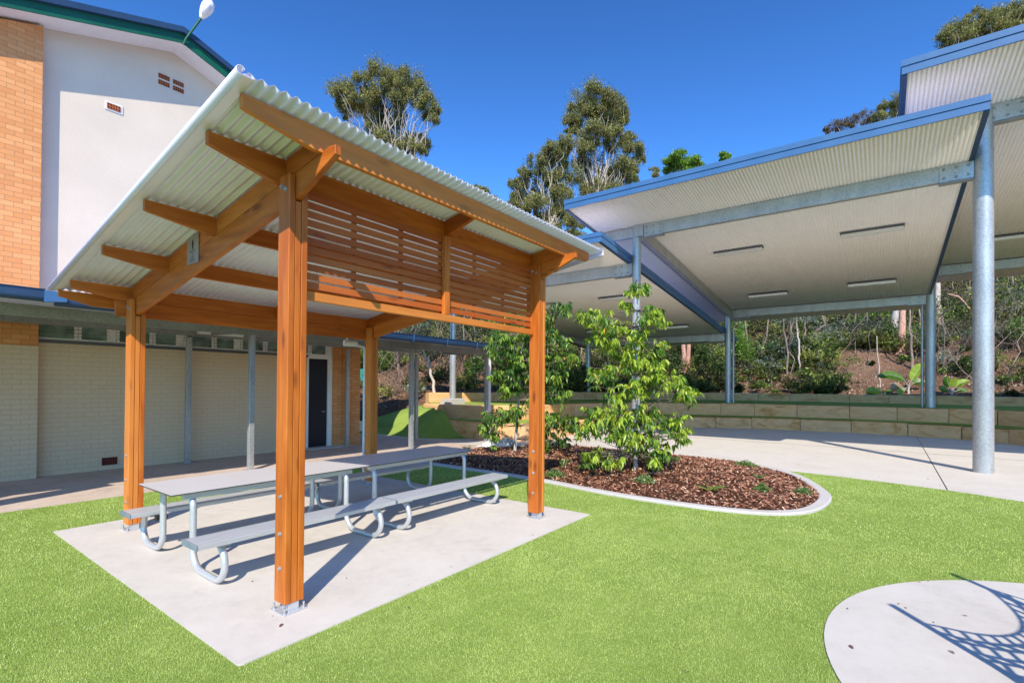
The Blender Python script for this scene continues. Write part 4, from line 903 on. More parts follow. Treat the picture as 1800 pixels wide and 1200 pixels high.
# --- bush on the hillside: one mass of undergrowth, plus the plants that stand out
def shrub_parts(c, r, n, size, pal, pw, asp=.4): return rhombi(clump_points(c, r, n, 8), size, asp, pal, pw, .1)
PG = [(.07, .12, .025), (.14, .21, .04), (.28, .37, .07), (.03, .05, .015)]
PY_ = [(.19, .22, .05), (.32, .34, .09), (.12, .14, .04), (.06, .07, .025)]
PB = [(.17, .12, .085), (.28, .21, .16), (.09, .06, .045), (.42, .35, .28)]
PGR = [(.14, .17, .13), (.22, .26, .21), (.07, .10, .06), (.30, .33, .28)]
def ground_hit(x, y, d0=19):
    d = d0
    while d < 75:
        p = at(x, y, d); z, o = hz_out(p[0], p[1])
        if o and z >= p[2]-.02: return d
        d += .25
    return d
def scrub():
    parts = []; tw = MB()
    def cover(x, py):
        if py < 598: return 1
        if 1505 < x < 1720 and py > 655: return .0
        if x < 900: return .9 if py < 660 else .18
        if x < 1300: return 1
        if x < 1470: return .12 if (x < 1400 and py > 668) else .9
        if x < 1640: return 1 if py < 615 else .2
        return 1 if py < 620 else .5
    cnt = 0
    for _ in range(5200):
        x = rng.uniform(600, 1850); d = rng.uniform(22, 62); p = at(x, 670, d); z, o = hz_out(p[0], p[1])
        if not o or z < .6: continue
        py = 679-(z-1.75)*FOC/d
        if rng.random() > cover(x, py): continue
        cnt += 1
        far = (d-22)/40; hgt = (.35+1.5*rng.uniform(0, 1)**2.2)*(1+far*1.3); wd = hgt*rng.uniform(.45, .85)
        if x > 1300 and x < 1640: hgt *= .8
        dry = .5 if (x > 1600 or x < 900) else .14
        u = rng.random(); pal, pw = (PB, [.35, .25, .25, .15]) if u < dry else ((PG, [.35, .3, .12, .23]) if u < dry+(1-dry)*.5 else ((PY_, [.35, .25, .25, .15]) if u < .92 else (PGR, [.3, .3, .25, .15])))
        n = int(rng.uniform(220, 520)*(1+far*.6)*(.6 if pal is PB else 1)); parts.append(shrub_parts((p[0], p[1], z+hgt*.5), (wd, wd, hgt*.6), n, rng.uniform(.045, .08)*(1+far*.8), np.array(pal)*rng.choice([.3, .55, .9, 1.3, 1.6], p=[.26, .24, .24, .16, .10]), pw, .42 if pal is not PB else .12))  # random tone per clump; the darkest ones paint shade pockets into the foliage colour
    print('scrub clumps', cnt)
    for _ in range(900):                                            # bare stems and dead twigs
        x = rng.uniform(600, 1850); d = rng.uniform(24, 58); p = at(x, 670, d); z, o = hz_out(p[0], p[1])
        if not o or z < .6 or (900 < x < 1600 and rng.random() < .55): continue
        h_ = rng.uniform(.8, 4.0)*(1 if rng.random() < .5 else .5); ln = rng.normal(0, .3, 2)*h_
        top = (p[0]+ln[0], p[1]+ln[1], z+h_); r = rng.uniform(.010, .035); pts = wiggle((p[0], p[1], z-.1), top, 5, .12); tw.tube(pts, list(np.linspace(r, r*.35, 6)), 5, False)
        for k in range(5):
            a = np.array(pts[1+k % 5]); e = a+rng.normal(0, .28, 3)*h_*.7+np.array([0, 0, h_*.14]); tw.tube(wiggle(a, e, 4, .16), list(np.linspace(r*.5, r*.12, 5)), 4, False)
    for _ in range(130):                                            # thin standing trunks
        x = rng.uniform(600, 1850); d = rng.uniform(30, 60); p = at(x, 670, d); z, o = hz_out(p[0], p[1])
        if not o or z < 1.5: continue
        h_ = rng.uniform(3, 8); r = rng.uniform(.03, .10); tw.tube(wiggle((p[0], p[1], z-.1), (p[0]+rng.normal(0, .4), p[1]+rng.normal(0, .4), z+h_), 7, .05), list(np.linspace(r, r*.5, 8)), 7, False)
    # the closed forest behind
    for _ in range(150):
        x = rng.uniform(580, 1900); d = rng.uniform(50, 75); p = at(x, 670, d); z = hz(p[0], p[1]); h_ = rng.uniform(2.0, 5.5)
        pal, pw = ((PG, [.35, .3, .12, .23]), (PY_, [.35, .25, .25, .15]), (PAL_GUM, PW_GUM))[rng.integers(0, 3)]
        parts.append(shrub_parts((p[0], p[1], z+h_*.6), (2.0, 2.0, h_*.55), 900, .14, pal, pw, .35))
    V, Fq, C = merge(parts, 4); tag(np_mesh('hillside_scrub', V, Fq, 'gumleaf', None, C), 'mixed green and dry scrub covering the hillside behind the sandstone walls', 'scrub', kind='stuff')
    tag(tw.build('dead_twigs', 'bark_twig'), 'tangle of bare grey brown stems through the hillside scrub', 'twigs', kind='stuff')
    # leaf litter and sticks on the open ground
    n = 42000; x = rng.uniform(590, 1850, n); d = rng.uniform(22, 44, n); pts = np.array([at(a, 670, b) for a, b in zip(x, d)]); zz, ot = hill_arr(pts[:, 0], pts[:, 1]); ok = ot & (zz > .6); pts = pts[ok]; pts[:, 2] = zz[ok]+.02; n = len(pts)
    v, f, c_ = rhombi(pts, .06, .35, [(.30, .17, .10), (.44, .30, .2), (.14, .08, .05), (.55, .45, .35)], [.35, .25, .25, .15]); tag(np_mesh('leaf_litter', v, f, 'chip', None, c_), 'dry leaf litter scattered on the bare hillside soil', 'leaf litter', kind='stuff')
scrub()
def shrub(name, label, x, y, d, rx, ry, pal, pw, n=1500, leaf=.06, trunk='bark_dark', asp=.4, tall=None, cat='shrub', subs=1):
    d = min(ground_hit(x, min(y+ry*.85, 693)), 52); d = max(d, 24) if x < 900 else d; leaf = leaf*max(1, d/30); k = d/FOC; c = at(x, y, d); g0 = (c[0], c[1], min(hz(c[0], c[1]), c[2]-ry*k)-.05) if True else None
    T = thing(name, g0, label, cat); mb = MB(); b = np.array(g0)
    parts = []
    for _ in range(5):
        e = c+rng.normal(0, .4, 3)*np.array((rx*k, rx*k, ry*k)); mb.tube(wiggle(b, e, 6, .06), list(np.linspace(.035*max(1, ry*k), .012, 7)), 6)
    parts.append(shrub_parts(c, (rx*k, rx*k*.8, ry*k), n, leaf, pal, pw, asp))
    V, Fq, C = merge(parts, 4); mb.build('stem', trunk, T); np_mesh('foliage', V, Fq, 'leaf', T, C)
LG = [(.13, .26, .03), (.20, .36, .05), (.06, .12, .02)]
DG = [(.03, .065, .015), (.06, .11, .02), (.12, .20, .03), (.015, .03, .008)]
shrub('leafy_tree', 'rounded glossy green tree just beyond the end of the hall, behind the rear shelter post', 655, 632, 30, 42, 34, [(.07, .15, .02), (.14, .26, .035), (.24, .36, .07), (.03, .06, .012)], [.35, .3, .15, .2], 5200, .075, cat='tree')
shrub('shrub', 'yellow green treetop behind the walkway gutter, left of the far round pole', 735, 580, 40, 45, 18, [(.22, .32, .05), (.32, .42, .08), (.1, .17, .03)], [.4, .3, .3], 3200, .1)
shrub('shrub', 'leafy shrub behind the stone wall just right of the far left round pole', 838, 650, 28, 24, 36, [(.06, .13, .02), (.12, .22, .03), (.2, .3, .06), (.03, .05, .01)], [.35, .3, .15, .2], 3800, .07)
shrub('climbing_shrub', 'bright green vine covered bush right of the middle round pole', 1302, 605, 27, 20, 52, LG, [.4, .35, .25], 4600, .05)
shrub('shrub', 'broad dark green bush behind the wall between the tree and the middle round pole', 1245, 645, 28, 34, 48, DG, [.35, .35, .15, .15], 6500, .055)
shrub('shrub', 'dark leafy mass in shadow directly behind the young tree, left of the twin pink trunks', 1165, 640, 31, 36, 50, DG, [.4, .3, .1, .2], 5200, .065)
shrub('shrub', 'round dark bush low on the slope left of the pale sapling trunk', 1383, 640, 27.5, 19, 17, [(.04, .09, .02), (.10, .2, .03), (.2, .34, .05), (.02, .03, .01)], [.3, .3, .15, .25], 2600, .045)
shrub('shrub', 'olive bush halfway up the slope right of the pale sapling trunk', 1440, 598, 33, 30, 16, PY_, [.3, .35, .2, .15], 2600, .07)
shrub('shrub', 'feathery grey green bush spilling over the top wall left of the banana plants', 1440, 676, 26.5, 34, 14, [(.10, .15, .05), (.17, .23, .09), (.06, .09, .03)], [.4, .3, .3], 3400, .05, asp=.15)
shrub('shrub', 'bright green bush under the back edge of the middle court roof panel', 1500, 575, 36, 26, 18, [(.14, .24, .03), (.22, .34, .05), (.06, .1, .02)], [.4, .3, .3], 2800, .07)
shrub('shrub', 'sprawling green shrub at the right edge beside the big pole', 1780, 590, 28, 36, 32, [(.10, .17, .03), (.18, .27, .05), (.05, .08, .02)], [.4, .3, .3], 5200, .055)
shrub('shrub', 'dark glossy bush on the slope immediately left of the big pole', 1702, 645, 27.5, 22, 24, DG, [.4, .3, .15, .15], 2600, .055)
shrub('shrub', 'lower green shrub near the timber edging right of the big pole', 1765, 668, 26.8, 26, 10, [(.12, .2, .03), (.2, .28, .05), (.05, .08, .02)], [.4, .3, .3], 1400, .05)
def smooth3(pts, n=3):
    P = np.array(pts); t = np.linspace(0, len(P)-1, (len(P)-1)*n+1); return [tuple(np.interp(q, range(len(P)), P[:, i]) for i in range(3)) for q in t]
def sapling(label, pts_px, d, r, bark, crown=None, name='sapling', cat='tree', group=None, second=None):
    d = ground_hit(*pts_px[0]) if pts_px[0][1] < 700 else d
    pts = [tuple(at(x, y, dd)) for (x, y), dd in zip(pts_px, np.linspace(d, d+.5, len(pts_px)))]; b = pts[0]
    T = thing(name, b, label, cat, group); mb = MB(); sp = [Vector(p)+Vector(rng.normal(0, min(r*.4, .02), 3)) for p in smooth3(pts)]; rr = list(np.linspace(r, r*.55, len(sp))); mb.tube(sp, rr, 12); mb.build('trunk', bark, T)
    if second: MB().tube([tuple(at(x, y, d+.2)) for x, y in second], list(np.linspace(r, r*.6, len(second))), 12).build('trunk', bark, T)
    if crown:
        parts = [shrub_parts(at(x, y, d+.3), (rx*d/FOC, rx*d/FOC, ry*d/FOC), n, .07, pal, pw, .3) for x, y, rx, ry, n, pal, pw in crown]; V, Fq, C = merge(parts, 4); np_mesh('crown', V, Fq, 'gumleaf', T, C)
sapling('slender sapling with pale bark and grey green crown under the middle court roof panel', [(1406, 665), (1405, 630), (1404, 600), (1401, 575), (1400, 540), (1396, 500)], 29, .06, 'bark_pale', [(1390, 560, 36, 16, 2600, PGR, [.3, .3, .2, .2]), (1420, 548, 24, 14, 1300, PGR, [.3, .3, .2, .2])])
sapling('twin pink and white trunked gum rising behind the young tree', [(1206, 668), (1203, 630), (1201, 600), (1197, 540), (1194, 480)], 31, .17, 'bark_pink', None, 'gum_tree', second=[(1208, 668), (1209, 640), (1211, 600), (1213, 540), (1215, 480)])
sapling('thick pinkish gum trunk with flaking bark behind the banana plants', [(1581, 627), (1584, 618), (1585, 590), (1586, 555), (1588, 500)], 34, .28, 'bark_pink', None, 'gum_tree')
sapling('thin pale stake-like stem rising left of the banana plants', [(1548, 694), (1546, 660), (1543, 620), (1541, 590)], 26.5, .035, 'bark_pale', None, 'stem', cat='stem')
sapling('grey gum trunk just right of the right rear round pole', [(1650, 570), (1649, 540), (1648, 495), (1648, 450)], 42, .25, 'bark_pale', None, 'gum_tree')
sapling('leaning bare brown trunk with forked branches left of the big pole', [(1720, 575), (1708, 552), (1700, 538), (1686, 522), (1668, 516)], 30, .09, 'bark_pink', None, 'bare_tree')
sapling('curved grey trunk on the slope between the walkway columns', [(764, 694), (762, 672), (756, 650), (752, 632), (740, 612)], 26, .07, 'bark_pale', None, 'bare_tree')
sapling('dark thin forked trunk under the glossy green tree', [(660, 752), (661, 720), (664, 700), (672, 672)], 26, .05, 'bark_dark', None, 'bare_tree')
def log(label, a, b, r, m='bark_dark', name='fallen_log'):
    mb = MB(); a = at(x0, y0, ground_hit(x0, y0)); b = at(x1, y1, ground_hit(x1, y1)); mb.tube(wiggle(a, b, 6, .03), list(np.linspace(r, r*.7, 7)), 8); tag(mb.build(name, m), label, 'log')
for (x0, y0, d0, x1, y1, d1, r, lb) in ((1532, 617, 33, 1575, 621, 33, .07, 'long dark fallen log lying below the thick pinkish trunk'), (1525, 598, 35.5, 1570, 602, 35.5, .12, 'black charred log higher on the slope left of the thick pinkish trunk'), (1683, 621, 30, 1700, 616, 30, .03, 'short pale dead branch lying on the slope left of the big pole')):
    log(lb, at(x0, y0, d0), at(x1, y1, d1), r, 'bark_pale' if 'pale' in lb and 'short' in lb else 'bark_dark')
mb = MB(); a = at(1303, 664, ground_hit(1303, 668)); b = at(1410, 691, ground_hit(1410, 693)); mb.tube([a, a*.5+b*.5+np.array([0, 0, -.03]), b], .028, 8); tag(mb.build('irrigation_pipe', 'bark_pale'), 'long pale pipe running down the slope right of the middle round pole', 'pipe')
# rail edging at the far right
T = thing('timber_fence', tuple(at(1745, 690, 27)), 'low grey rail fence behind the top wall at the right edge', 'fence')
mb = MB(); mb.beam(at(1742, 681, 27), at(1812, 681, 27), .05, .08); mb.build('rail', 'sill_grey', T)
for x in range(1746, 1812, 9): mb = MB(); mb.beam(at(x, 694, 27), at(x, 681, 27), .06, .06, (0, 1, 0)); mb.build('fence_post', 'sill_grey', T)
# banana plants
def banana(label, base_px, d, leaves):
    d = ground_hit(base_px[0], min(base_px[1], 694)); b = at(*base_px, d); T = thing('banana_plant', tuple(b), label, 'banana plant', 'banana plants on the top terrace'); mb = MB(); mb.tube([b-np.array([0, 0, .3]), b+np.array([0, 0, .12]), b+np.array([0, 0, .3])], [.06, .05, .03], 10); mb.build('stem', 'bark_young', T)
    for pts, wpx, bright in leaves:
        P = np.array([at(x, y, d+o) for (x, y), o in zip(pts, np.linspace(0, -.25, len(pts)))]); sm = smoothline([tuple(p[:2]) for p in P], 4); 
        t = np.linspace(0, len(P)-1, 14); Q = np.stack([np.interp(t, range(len(P)), P[:, i]) for i in range(3)], 1)
        mb = MB(); mb.tube([tuple(b+np.array([0, 0, .12]))]+[tuple(q) for q in Q], [.018]+list(np.linspace(.014, .004, 14)), 6); mb.build('midrib', 'bark_young', T)
        tt = np.linspace(0, 1, 14); wv = wpx*d/FOC*np.sin(np.clip((tt-.16)/.84, 0, 1)*math.pi)**.6; V = []; 
        for i in range(14):
            dr = Q[min(i+1, 13)]-Q[max(i-1, 0)]; dr /= np.linalg.norm(dr); sd_ = unit(np.cross(dr, AF)); nn = np.cross(sd_, dr)
            V += [Q[i]-sd_*wv[i]+nn*wv[i]*.35, Q[i], Q[i]+sd_*wv[i]+nn*wv[i]*.35]
        Fq = []
        for i in range(13):
            for q in (0, 1): Fq.append((i*3+q, i*3+q+1, i*3+q+4, i*3+q+3))
        c_ = np.array(bright)*rng.uniform(.85, 1.15, (len(Fq), 1)); np_mesh('leaf', np.array(V), np.array(Fq), 'leaf', T, c_)
YG, MG, BRN = (.30, .45, .04), (.10, .22, .03), (.34, .26, .14)
banana('banana plant with one tall upright leaf left of the right rear pole', (1597, 694), 26, [([(1598, 676), (1606, 662), (1616, 648), (1625, 638)], 9, YG), ([(1596, 676), (1585, 664), (1565, 658), (1541, 661)], 7, MG), ([(1596, 680), (1588, 684), (1575, 678), (1565, 685)], 7, BRN), ([(1600, 676), (1612, 671), (1628, 671)], 6, MG), ([(1594, 684), (1586, 686), (1578, 693)], 7, YG)])
banana('low banana leaves drooping over the wall left of the taller banana plant', (1556, 697), 26, [([(1556, 694), (1546, 688), (1532, 685), (1521, 690)], 6, YG), ([(1558, 694), (1562, 688), (1568, 693)], 6, MG)])
banana('fan shaped banana plant between the right rear pole and the big pole', (1673, 695), 26, [([(1671, 684), (1666, 672), (1664, 660)], 7, MG), ([(1674, 684), (1677, 674), (1681, 664)], 7, YG), ([(1676, 684), (1686, 674), (1704, 668)], 6, YG), ([(1677, 688), (1690, 684), (1708, 692)], 4, MG), ([(1670, 688), (1662, 684), (1650, 680)], 5, MG)])
# wall and shade cloth beyond the end of the hall
T = thing('garden_fence', (8.6, 13.5, 0), 'teal topped wire fence panel seen through the gap past the hall end', 'fence')
mb = MB(); a = at(622, 652, 24); b = at(648, 652, 24); mb.add([tuple(at(620, 648, 24)), tuple(at(650, 648, 24)), tuple(at(650, 669, 24)), tuple(at(620, 669, 24))], [(0, 1, 2, 3)]); o = mb.build('shade_cloth', 'teal_cloth', T); solid(o, .01)
mb = MB()
for y in range(670, 722, 3): mb.beam(at(620, y, 24), at(650, y, 24), .006, .006)
for x in range(621, 650, 3): mb.beam(at(x, 669, 24), at(x, 722, 24), .006, .006, (0, 1, 0))
mb.build('wire_mesh', 'sill_grey', T)
mb = MB(); a = at(622, 771, 18.5); mb.box((a[0]-.2, a[1], 0), (a[0]+.45, a[1]+.15, .38)); tag(mb.build('low_wall', 'white_paint', bevel=.01), 'low white block wall at the foot of the brick pier by the hall door', 'wall')

# ------------------------------------------------------------------ young trees in the garden bed
def young_tree(label, bx, by, d, top_px, clumps, pal, wts, lsize=.095):
    b = np.array((bx, by, float(bedz(np.array([bx]), np.array([by]))[0])-.02)); T = thing('young_tree', tuple(b), label, 'tree', 'young broad leaved trees in the garden bed')
    top = at(*top_px, d); mb = MB(); tr = wiggle(b, top, 12, .012); mb.tube(tr, list(np.linspace(.042, .008, 13)), 10)
    s2 = np.array(tr[4]); tr2 = wiggle(s2, top+AR*-.10-np.array([0, 0, .9]), 8, .02); mb.tube(tr2, list(np.linspace(.02, .007, 9)), 7)
    mb.build('trunk', 'bark_young', T); br = MB(); parts = []
    zt = np.array([p[2] for p in tr]); TR = np.array(tr); pal = np.array(pal)
    for x, y, rx, ry, n in clumps:
        k = d/FOC
        for _ in range(int(n*(3.0 if d < 11 else 3.4))):
            dx = rng.normal(0, rx*.46); dy = rng.normal(0, ry*.52); lat = abs(x+dx-top_px[0])*k; off = rng.normal(0, .30+.28*lat)
            c = at(x+dx, y+dy, d+off)
            if c[2] < b[2]+.12: continue
            zz = max(b[2]+.3, c[2]-.28*math.hypot(c[0]-b[0], c[1]-b[1])-.04); i = min(int(np.searchsorted(zt, zz)), len(TR)-1); j = TR[i]
            if rng.random() < .2: br.tube(wiggle(j, c, 4, .05), list(np.linspace(.008, .0035, 5)), 5, False)
            nl = rng.integers(6, 11); out = c-j; out[2] = 0; out = out/(np.linalg.norm(out)+1e-6); a = rng.uniform(0, 2*math.pi, nl)
            D = np.stack([np.cos(a), np.sin(a), rng.uniform(-.9, .15, nl)], 1)+out*.45+np.array([0, 0, -.35]); Pp = c+unit(D)*.012+rng.normal(0, .012, (nl, 3))
            L = lsize*rng.uniform(.65, 1.25, nl); young = rng.random() < wts
            cc = pal[rng.choice(2, nl)] if young else pal[2+rng.choice(2, nl)]
            cc = np.array(cc); old = rng.random(nl) < .012; cc[old] = (.50, .30, .05)
            parts.append(long_leaves(Pp, D, L, L*.2, rng.uniform(.2, .9), cc))
    br.build('branches', 'bark_twig', T); V, Fq, C = merge(parts, 3); np_mesh('leaves', V, Fq, 'leaf', T, C)
YP = [(.25, .38, .035), (.36, .47, .05), (.07, .155, .022), (.12, .24, .03)]
d2 = float((np.array((7.23, .27, 0))-A0)@AF)
young_tree('young tree with bright drooping leaves in full sun on the bark mulch', 7.23, .27, d2, (1120, 490),
           [(1118, 505, 20, 14, 9), (1150, 545, 20, 12, 9), (1148, 560, 22, 14, 9), (1100, 535, 14, 10, 5), (1030, 552, 22, 12, 10), (1055, 560, 24, 14, 12), (1082, 575, 26, 18, 15), (1120, 590, 22, 20, 14), (1160, 605, 16, 14, 7), (1075, 605, 18, 14, 9), (1050, 590, 20, 10, 6),
            (1110, 630, 34, 20, 20), (1145, 640, 26, 20, 16), (1070, 655, 26, 16, 14), (1045, 660, 16, 12, 6), (1165, 665, 30, 20, 22), (1200, 690, 22, 16, 14), (1120, 680, 34, 22, 22), (1085, 700, 26, 16, 12), (1195, 665, 14, 12, 5),
            (1060, 725, 32, 14, 18), (1040, 745, 20, 14, 10), (1100, 735, 34, 18, 20), (1140, 730, 28, 22, 18), (1185, 745, 26, 18, 16), (1200, 765, 18, 14, 10), (1110, 765, 30, 16, 16), (1150, 775, 24, 16, 12), (1080, 760, 22, 12, 8), (1025, 755, 12, 10, 4),
            (1050, 800, 26, 12, 14), (1035, 812, 18, 10, 8), (1080, 810, 16, 12, 8), (1150, 812, 12, 14, 8), (1165, 795, 16, 10, 6), (1120, 785, 22, 8, 4)], YP, .62)
YP2 = [(.16, .30, .035), (.25, .38, .05), (.045, .11, .018), (.08, .17, .025)]
d1 = float((np.array((8.16, 3.87, 0))-A0)@AF)
young_tree('taller looser young tree with darker leaves, partly hidden by the right front shelter post', 8.16, 3.87, d1, (925, 520),
           [(940, 545, 26, 14, 10), (985, 540, 22, 12, 9), (960, 560, 22, 12, 10), (900, 560, 26, 16, 16), (885, 590, 22, 14, 16), (925, 590, 24, 18, 18), (965, 590, 26, 14, 14), (990, 600, 16, 12, 7), (900, 620, 26, 16, 20), (870, 615, 14, 12, 8), (945, 625, 26, 16, 16), (985, 630, 22, 14, 12), (1010, 625, 14, 10, 5),
            (905, 650, 28, 14, 20), (875, 660, 16, 12, 9), (950, 655, 24, 14, 14), (980, 660, 22, 14, 10), (900, 680, 26, 12, 14), (965, 690, 22, 10, 10), (995, 690, 16, 10, 6), (875, 730, 26, 12, 14), (850, 745, 10, 10, 6), (905, 725, 24, 14, 12), (865, 765, 14, 12, 8), (940, 705, 18, 10, 7), (970, 735, 22, 14, 12), (1000, 745, 18, 12, 9), (950, 755, 18, 12, 8), (985, 770, 16, 10, 5), (960, 780, 10, 12, 4)], YP2, .42, .11)
# small plants in the bed
def strappy(label, x, y, n, L, cols, spread=.5, w_=.011):
    z = float(bedz(np.array([x]), np.array([y]))[0]); T = thing('strappy_plant', (x, y, z), label, 'plant', 'strap leaved plants in the garden bed')
    n = int(n*1.6); a = rng.uniform(0, 2*math.pi, n); P = np.stack([x+rng.normal(0, .012, n), y+rng.normal(0, .012, n), np.full(n, z-.01)], 1); D = np.stack([np.cos(a)*spread, np.sin(a)*spread, np.ones(n)], 1)
    V, Fq, C = long_leaves(P, D, L*rng.uniform(.6, 1.1, n), np.full(n, w_), .45, np.array(cols)[rng.choice(len(cols), n)]); np_mesh('blades', V, Fq, 'leaf', T, C)
SG = [(.10, .20, .05), (.18, .28, .08), (.26, .34, .10)]; SDk = [(.05, .10, .03), (.09, .15, .04)]
for lb, x, y, n, L, cc, sp in (('spiky dark plant at the left end of the garden bed behind the table', 7.38, 4.80, 16, .42, SDk, .45), ('dark upright tuft in the shaded mulch left of the right front post', 8.6, 4.25, 18, .38, SDk, .35), ('pale green upright tuft right of the right front post', 6.75, 1.62, 14, .44, SG, .42),
                               ('arching green tuft behind the sunlit young tree', 8.75, -.02, 16, .40, SG, .6), ('wide spreading yellow green tuft in the middle of the open mulch', 6.35, -1.35, 20, .38, [(.25, .28, .07), (.12, .2, .04)], 1.1), ('small tuft near the rounded kerb end', 8.1, -1.75, 12, .2, SG, .7)):
    strappy(lb, x, y, n, L, cc, sp)
def seedling(label, x, y, h_):
    z = float(bedz(np.array([x]), np.array([y]))[0]); T = thing('seedling', (x, y, z), label, 'plant'); mb = MB(); mb.tube(wiggle((x, y, z), (x, y, z+h_), 4, .03), .004, 6); mb.build('stem', 'bark_young', T); ps = []
    for f in (.45, .65, .82, 1):
        n = 5; a = rng.uniform(0, 6.28, n); ps.append(long_leaves(np.repeat([[x, y, z+h_*f]], n, 0), np.stack([np.cos(a), np.sin(a), rng.uniform(-.1, .4, n)], 1), np.full(n, .12), np.full(n, .02), .3, np.repeat([(.13, .24, .05)], n, 0)))
    V, Fq, C = merge(ps, 3); np_mesh('leaves', V, Fq, 'leaf', T, C)
seedling('thin seedling with whorled leaves between the two young trees', 8.35, 2.2, .55)
def ground_cover(label, x, y, r, flowers=False):
    z = float(bedz(np.array([x]), np.array([y]))[0]); n = int(900*r*3); rr = r*np.sqrt(rng.uniform(0, 1, n))*rng.uniform(.5, 1, n); a = rng.uniform(0, 6.28, n)
    P = np.stack([x+rr*np.cos(a), y+rr*np.sin(a), z+rng.uniform(0, .15, n)*(1-rr/r)+.01], 1); pal = [(.12, .22, .05), (.20, .30, .09), (.06, .12, .03), (.6, .6, .52)]; pw = [.4, .3, .22, .08] if flowers else [.42, .33, .25, 0]
    v, f, c_ = rhombi(P, .020, .35, pal, pw); T = thing('ground_cover_plant', (x, y, z), label, 'plant', 'low creeping plants in the garden bed'); np_mesh('foliage', v, f, 'leaf', T, c_)
for lb, x, y, r, fl in (('low creeping plant by the kerb right of the right front post', 6.0, 1.35, .26, False), ('white flecked creeping plant in front of the sunlit young tree', 6.32, -.28, .24, True), ('small creeping plant where the kerb curls round on the right', 7.3, -2.55, .17, True), ('creeping plant along the back edge of the mulch by the court', 9.7, -1.2, .32, False), ('tiny creeping plant right of the spreading tuft', 7.0, -2.0, .16, False), ('creeping plant in the shade left of the right front post', 7.6, 2.9, .2, False)):
    ground_cover(lb, x, y, r, fl)
# crumpled white plastic by the bed
T = thing('plastic_wrap', (9.2, 5.15, .03), 'crumpled white plastic wrapping heaped on a dark sheet at the back of the garden bed', 'wrapping')
n = 26; vs = []; 
for j in range(n):
    for i in range(n):
        u, v = i/(n-1)*2-1, j/(n-1)*2-1; r = math.hypot(u, v); h_ = max(0, 1-r)*.30; rn = rng.uniform(-1, 1, 3)*.05*(1 if r < 1 else .3)
        vs.append((9.25+u*.34+v*.2+rn[0], 5.1-v*.62+u*.1+rn[1], .03+h_*(.7+.3*math.sin(v*7))+abs(rn[2])))
mb = MB(); mb.add(vs, [(j*n+i, j*n+i+1, (j+1)*n+i+1, (j+1)*n+i) for j in range(n-1) for i in range(n-1)]); o = mb.build('plastic_sheet', 'white_paint', T)
mb = MB(); mb.box((8.85, 3.9, .03), (9.45, 5.0, .07)); mb.build('dark_sheet', 'sill_grey', T)
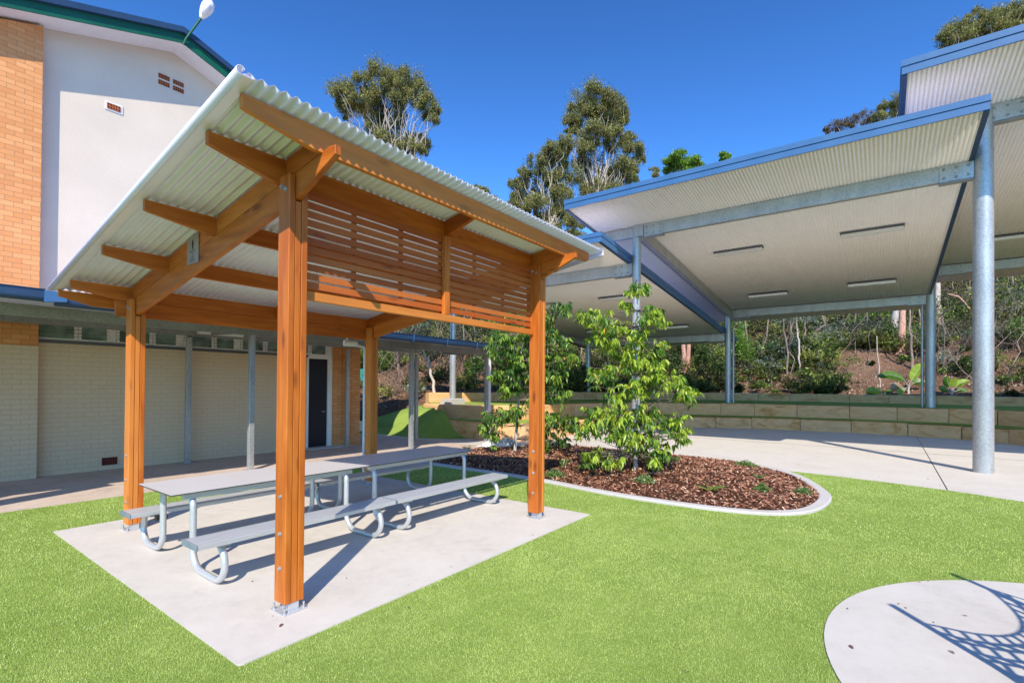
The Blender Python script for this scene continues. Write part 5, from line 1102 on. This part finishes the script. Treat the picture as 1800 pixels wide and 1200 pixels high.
# rope canopy beside the pad: its shadow falls on the round pad
def rope_net():
    m1, m2 = np.array((1.10, -5.0)), np.array((2.31, -5.47)); T = thing('climbing_net', (1.7, -5.3, 0), 'rope climbing net on galvanised masts whose shadow falls on the round pad', 'play equipment')
    for m in (m1, m2): mb = MB(); mb.cyl(m, .028, 0, 2.2, 14); mb.build('mast', 'galv', T)
    A, B, C_, D = np.array((*m1, 1.93)), np.array((*m2, 1.93)), np.array((2.75, -7.0, .05)), np.array((.55, -4.85, .05))
    nu, nv = 15, 18; vs = []; fs = []; sf = []
    for j in range(nv+1):
        for i in range(nu+1):
            u, v = i/nu, j/nv; uu = u+(.018*(-1)**j if 0 < i < nu else 0); vv = v
            p = (A*(1-uu)+B*uu)*(1-vv)+(D*(1-uu)+C_*uu)*vv; s1 = 4*u*(1-u); p[2] -= .30*s1*(1-v); p[:2] += np.array((-.10, -.12))*s1*(1-v)
            p[:2] += (m1+m2-p[:2]*2)*.18*4*v*(1-v)*.5*(1-s1); vs.append(tuple(p))
    for j in range(nv):
        for i in range(nu):
            q = (j*(nu+1)+i, j*(nu+1)+i+1, (j+1)*(nu+1)+i+1, (j+1)*(nu+1)+i); c = ((i+.5-nu*.55)/(nu*.30))**2+((j+.5-nv*.42)/(nv*.26))**2
            (sf if c < 1 else fs).append(q)
    mb = MB(); mb.add(vs, fs); o = mb.build('rope_net', 'white_paint', T); wf = o.modifiers.new('ropes', 'WIREFRAME'); wf.thickness = .036; wf.use_replace = True
    mb = MB(); mb.add(vs, sf); solid(mb.build('net_panel', 'blue_fascia', T), .01)
rope_net()
# a few fallen leaves on the concrete
for i, (x, y, lb) in enumerate(((2.35, -3.95, 'dry brown leaf near the bottom of the round pad'), (2.02, -3.42, 'small dry leaf near the left rim of the round pad'), (10.6, -4.3, 'single dry leaf on the court in front of the big pole'), (-.12, -.15, 'tiny brown leaf near the front corner of the shelter slab'))):
    V, Fq, C = long_leaves(np.array([[x, y, .035 if i != 2 else .008]]), np.array([[.8, .5, .25]]), np.array([.05]), np.array([.009]), .2, np.array([(.16, .07, .04)])); o = np_mesh('fallen_leaf', V, Fq, 'chip', None, C); tag(o, lb, 'leaf')

def debris():
    n = 260; a = rng.uniform(yaw-R(44), yaw+R(44), n); rr = np.sqrt(rng.uniform(2.6**2, 17**2, n)); x = A0[0]+rr*np.cos(a); y = A0[1]+rr*np.sin(a)
    ok = (~inpoly(x, y, KO+[(10.6, -.8), (10.6, 5), (6, 5.8)])) & (y < 8.5) & ~((np.hypot(x-11.3, y-8) < 4)); x, y = x[ok], y[ok]; n = len(x)
    on = inpoly(x, y, LAWN); sl = (x > -.5) & (x < 4.03) & (y > -.4) & (y < 4.1); pd = np.hypot(x-PADC[0], y-PADC[1]) < PADR; z = np.where(sl | pd, .034, np.where(on, .040, .010))
    an = rng.uniform(0, 6.28, n); V, Fq, C = long_leaves(np.stack([x, y, z], 1), np.stack([np.cos(an), np.sin(an), rng.uniform(.02, .25, n)], 1), rng.uniform(.012, .04, n), rng.uniform(.002, .006, n), .1, np.array([(.16, .08, .04), (.28, .18, .10), (.09, .06, .04)])[rng.choice(3, n)])
    tag(np_mesh('ground_litter', V, Fq, 'chip', None, C), 'scattered dry leaf fragments and grit on the turf and concrete', 'leaf litter', kind='stuff')
debris()
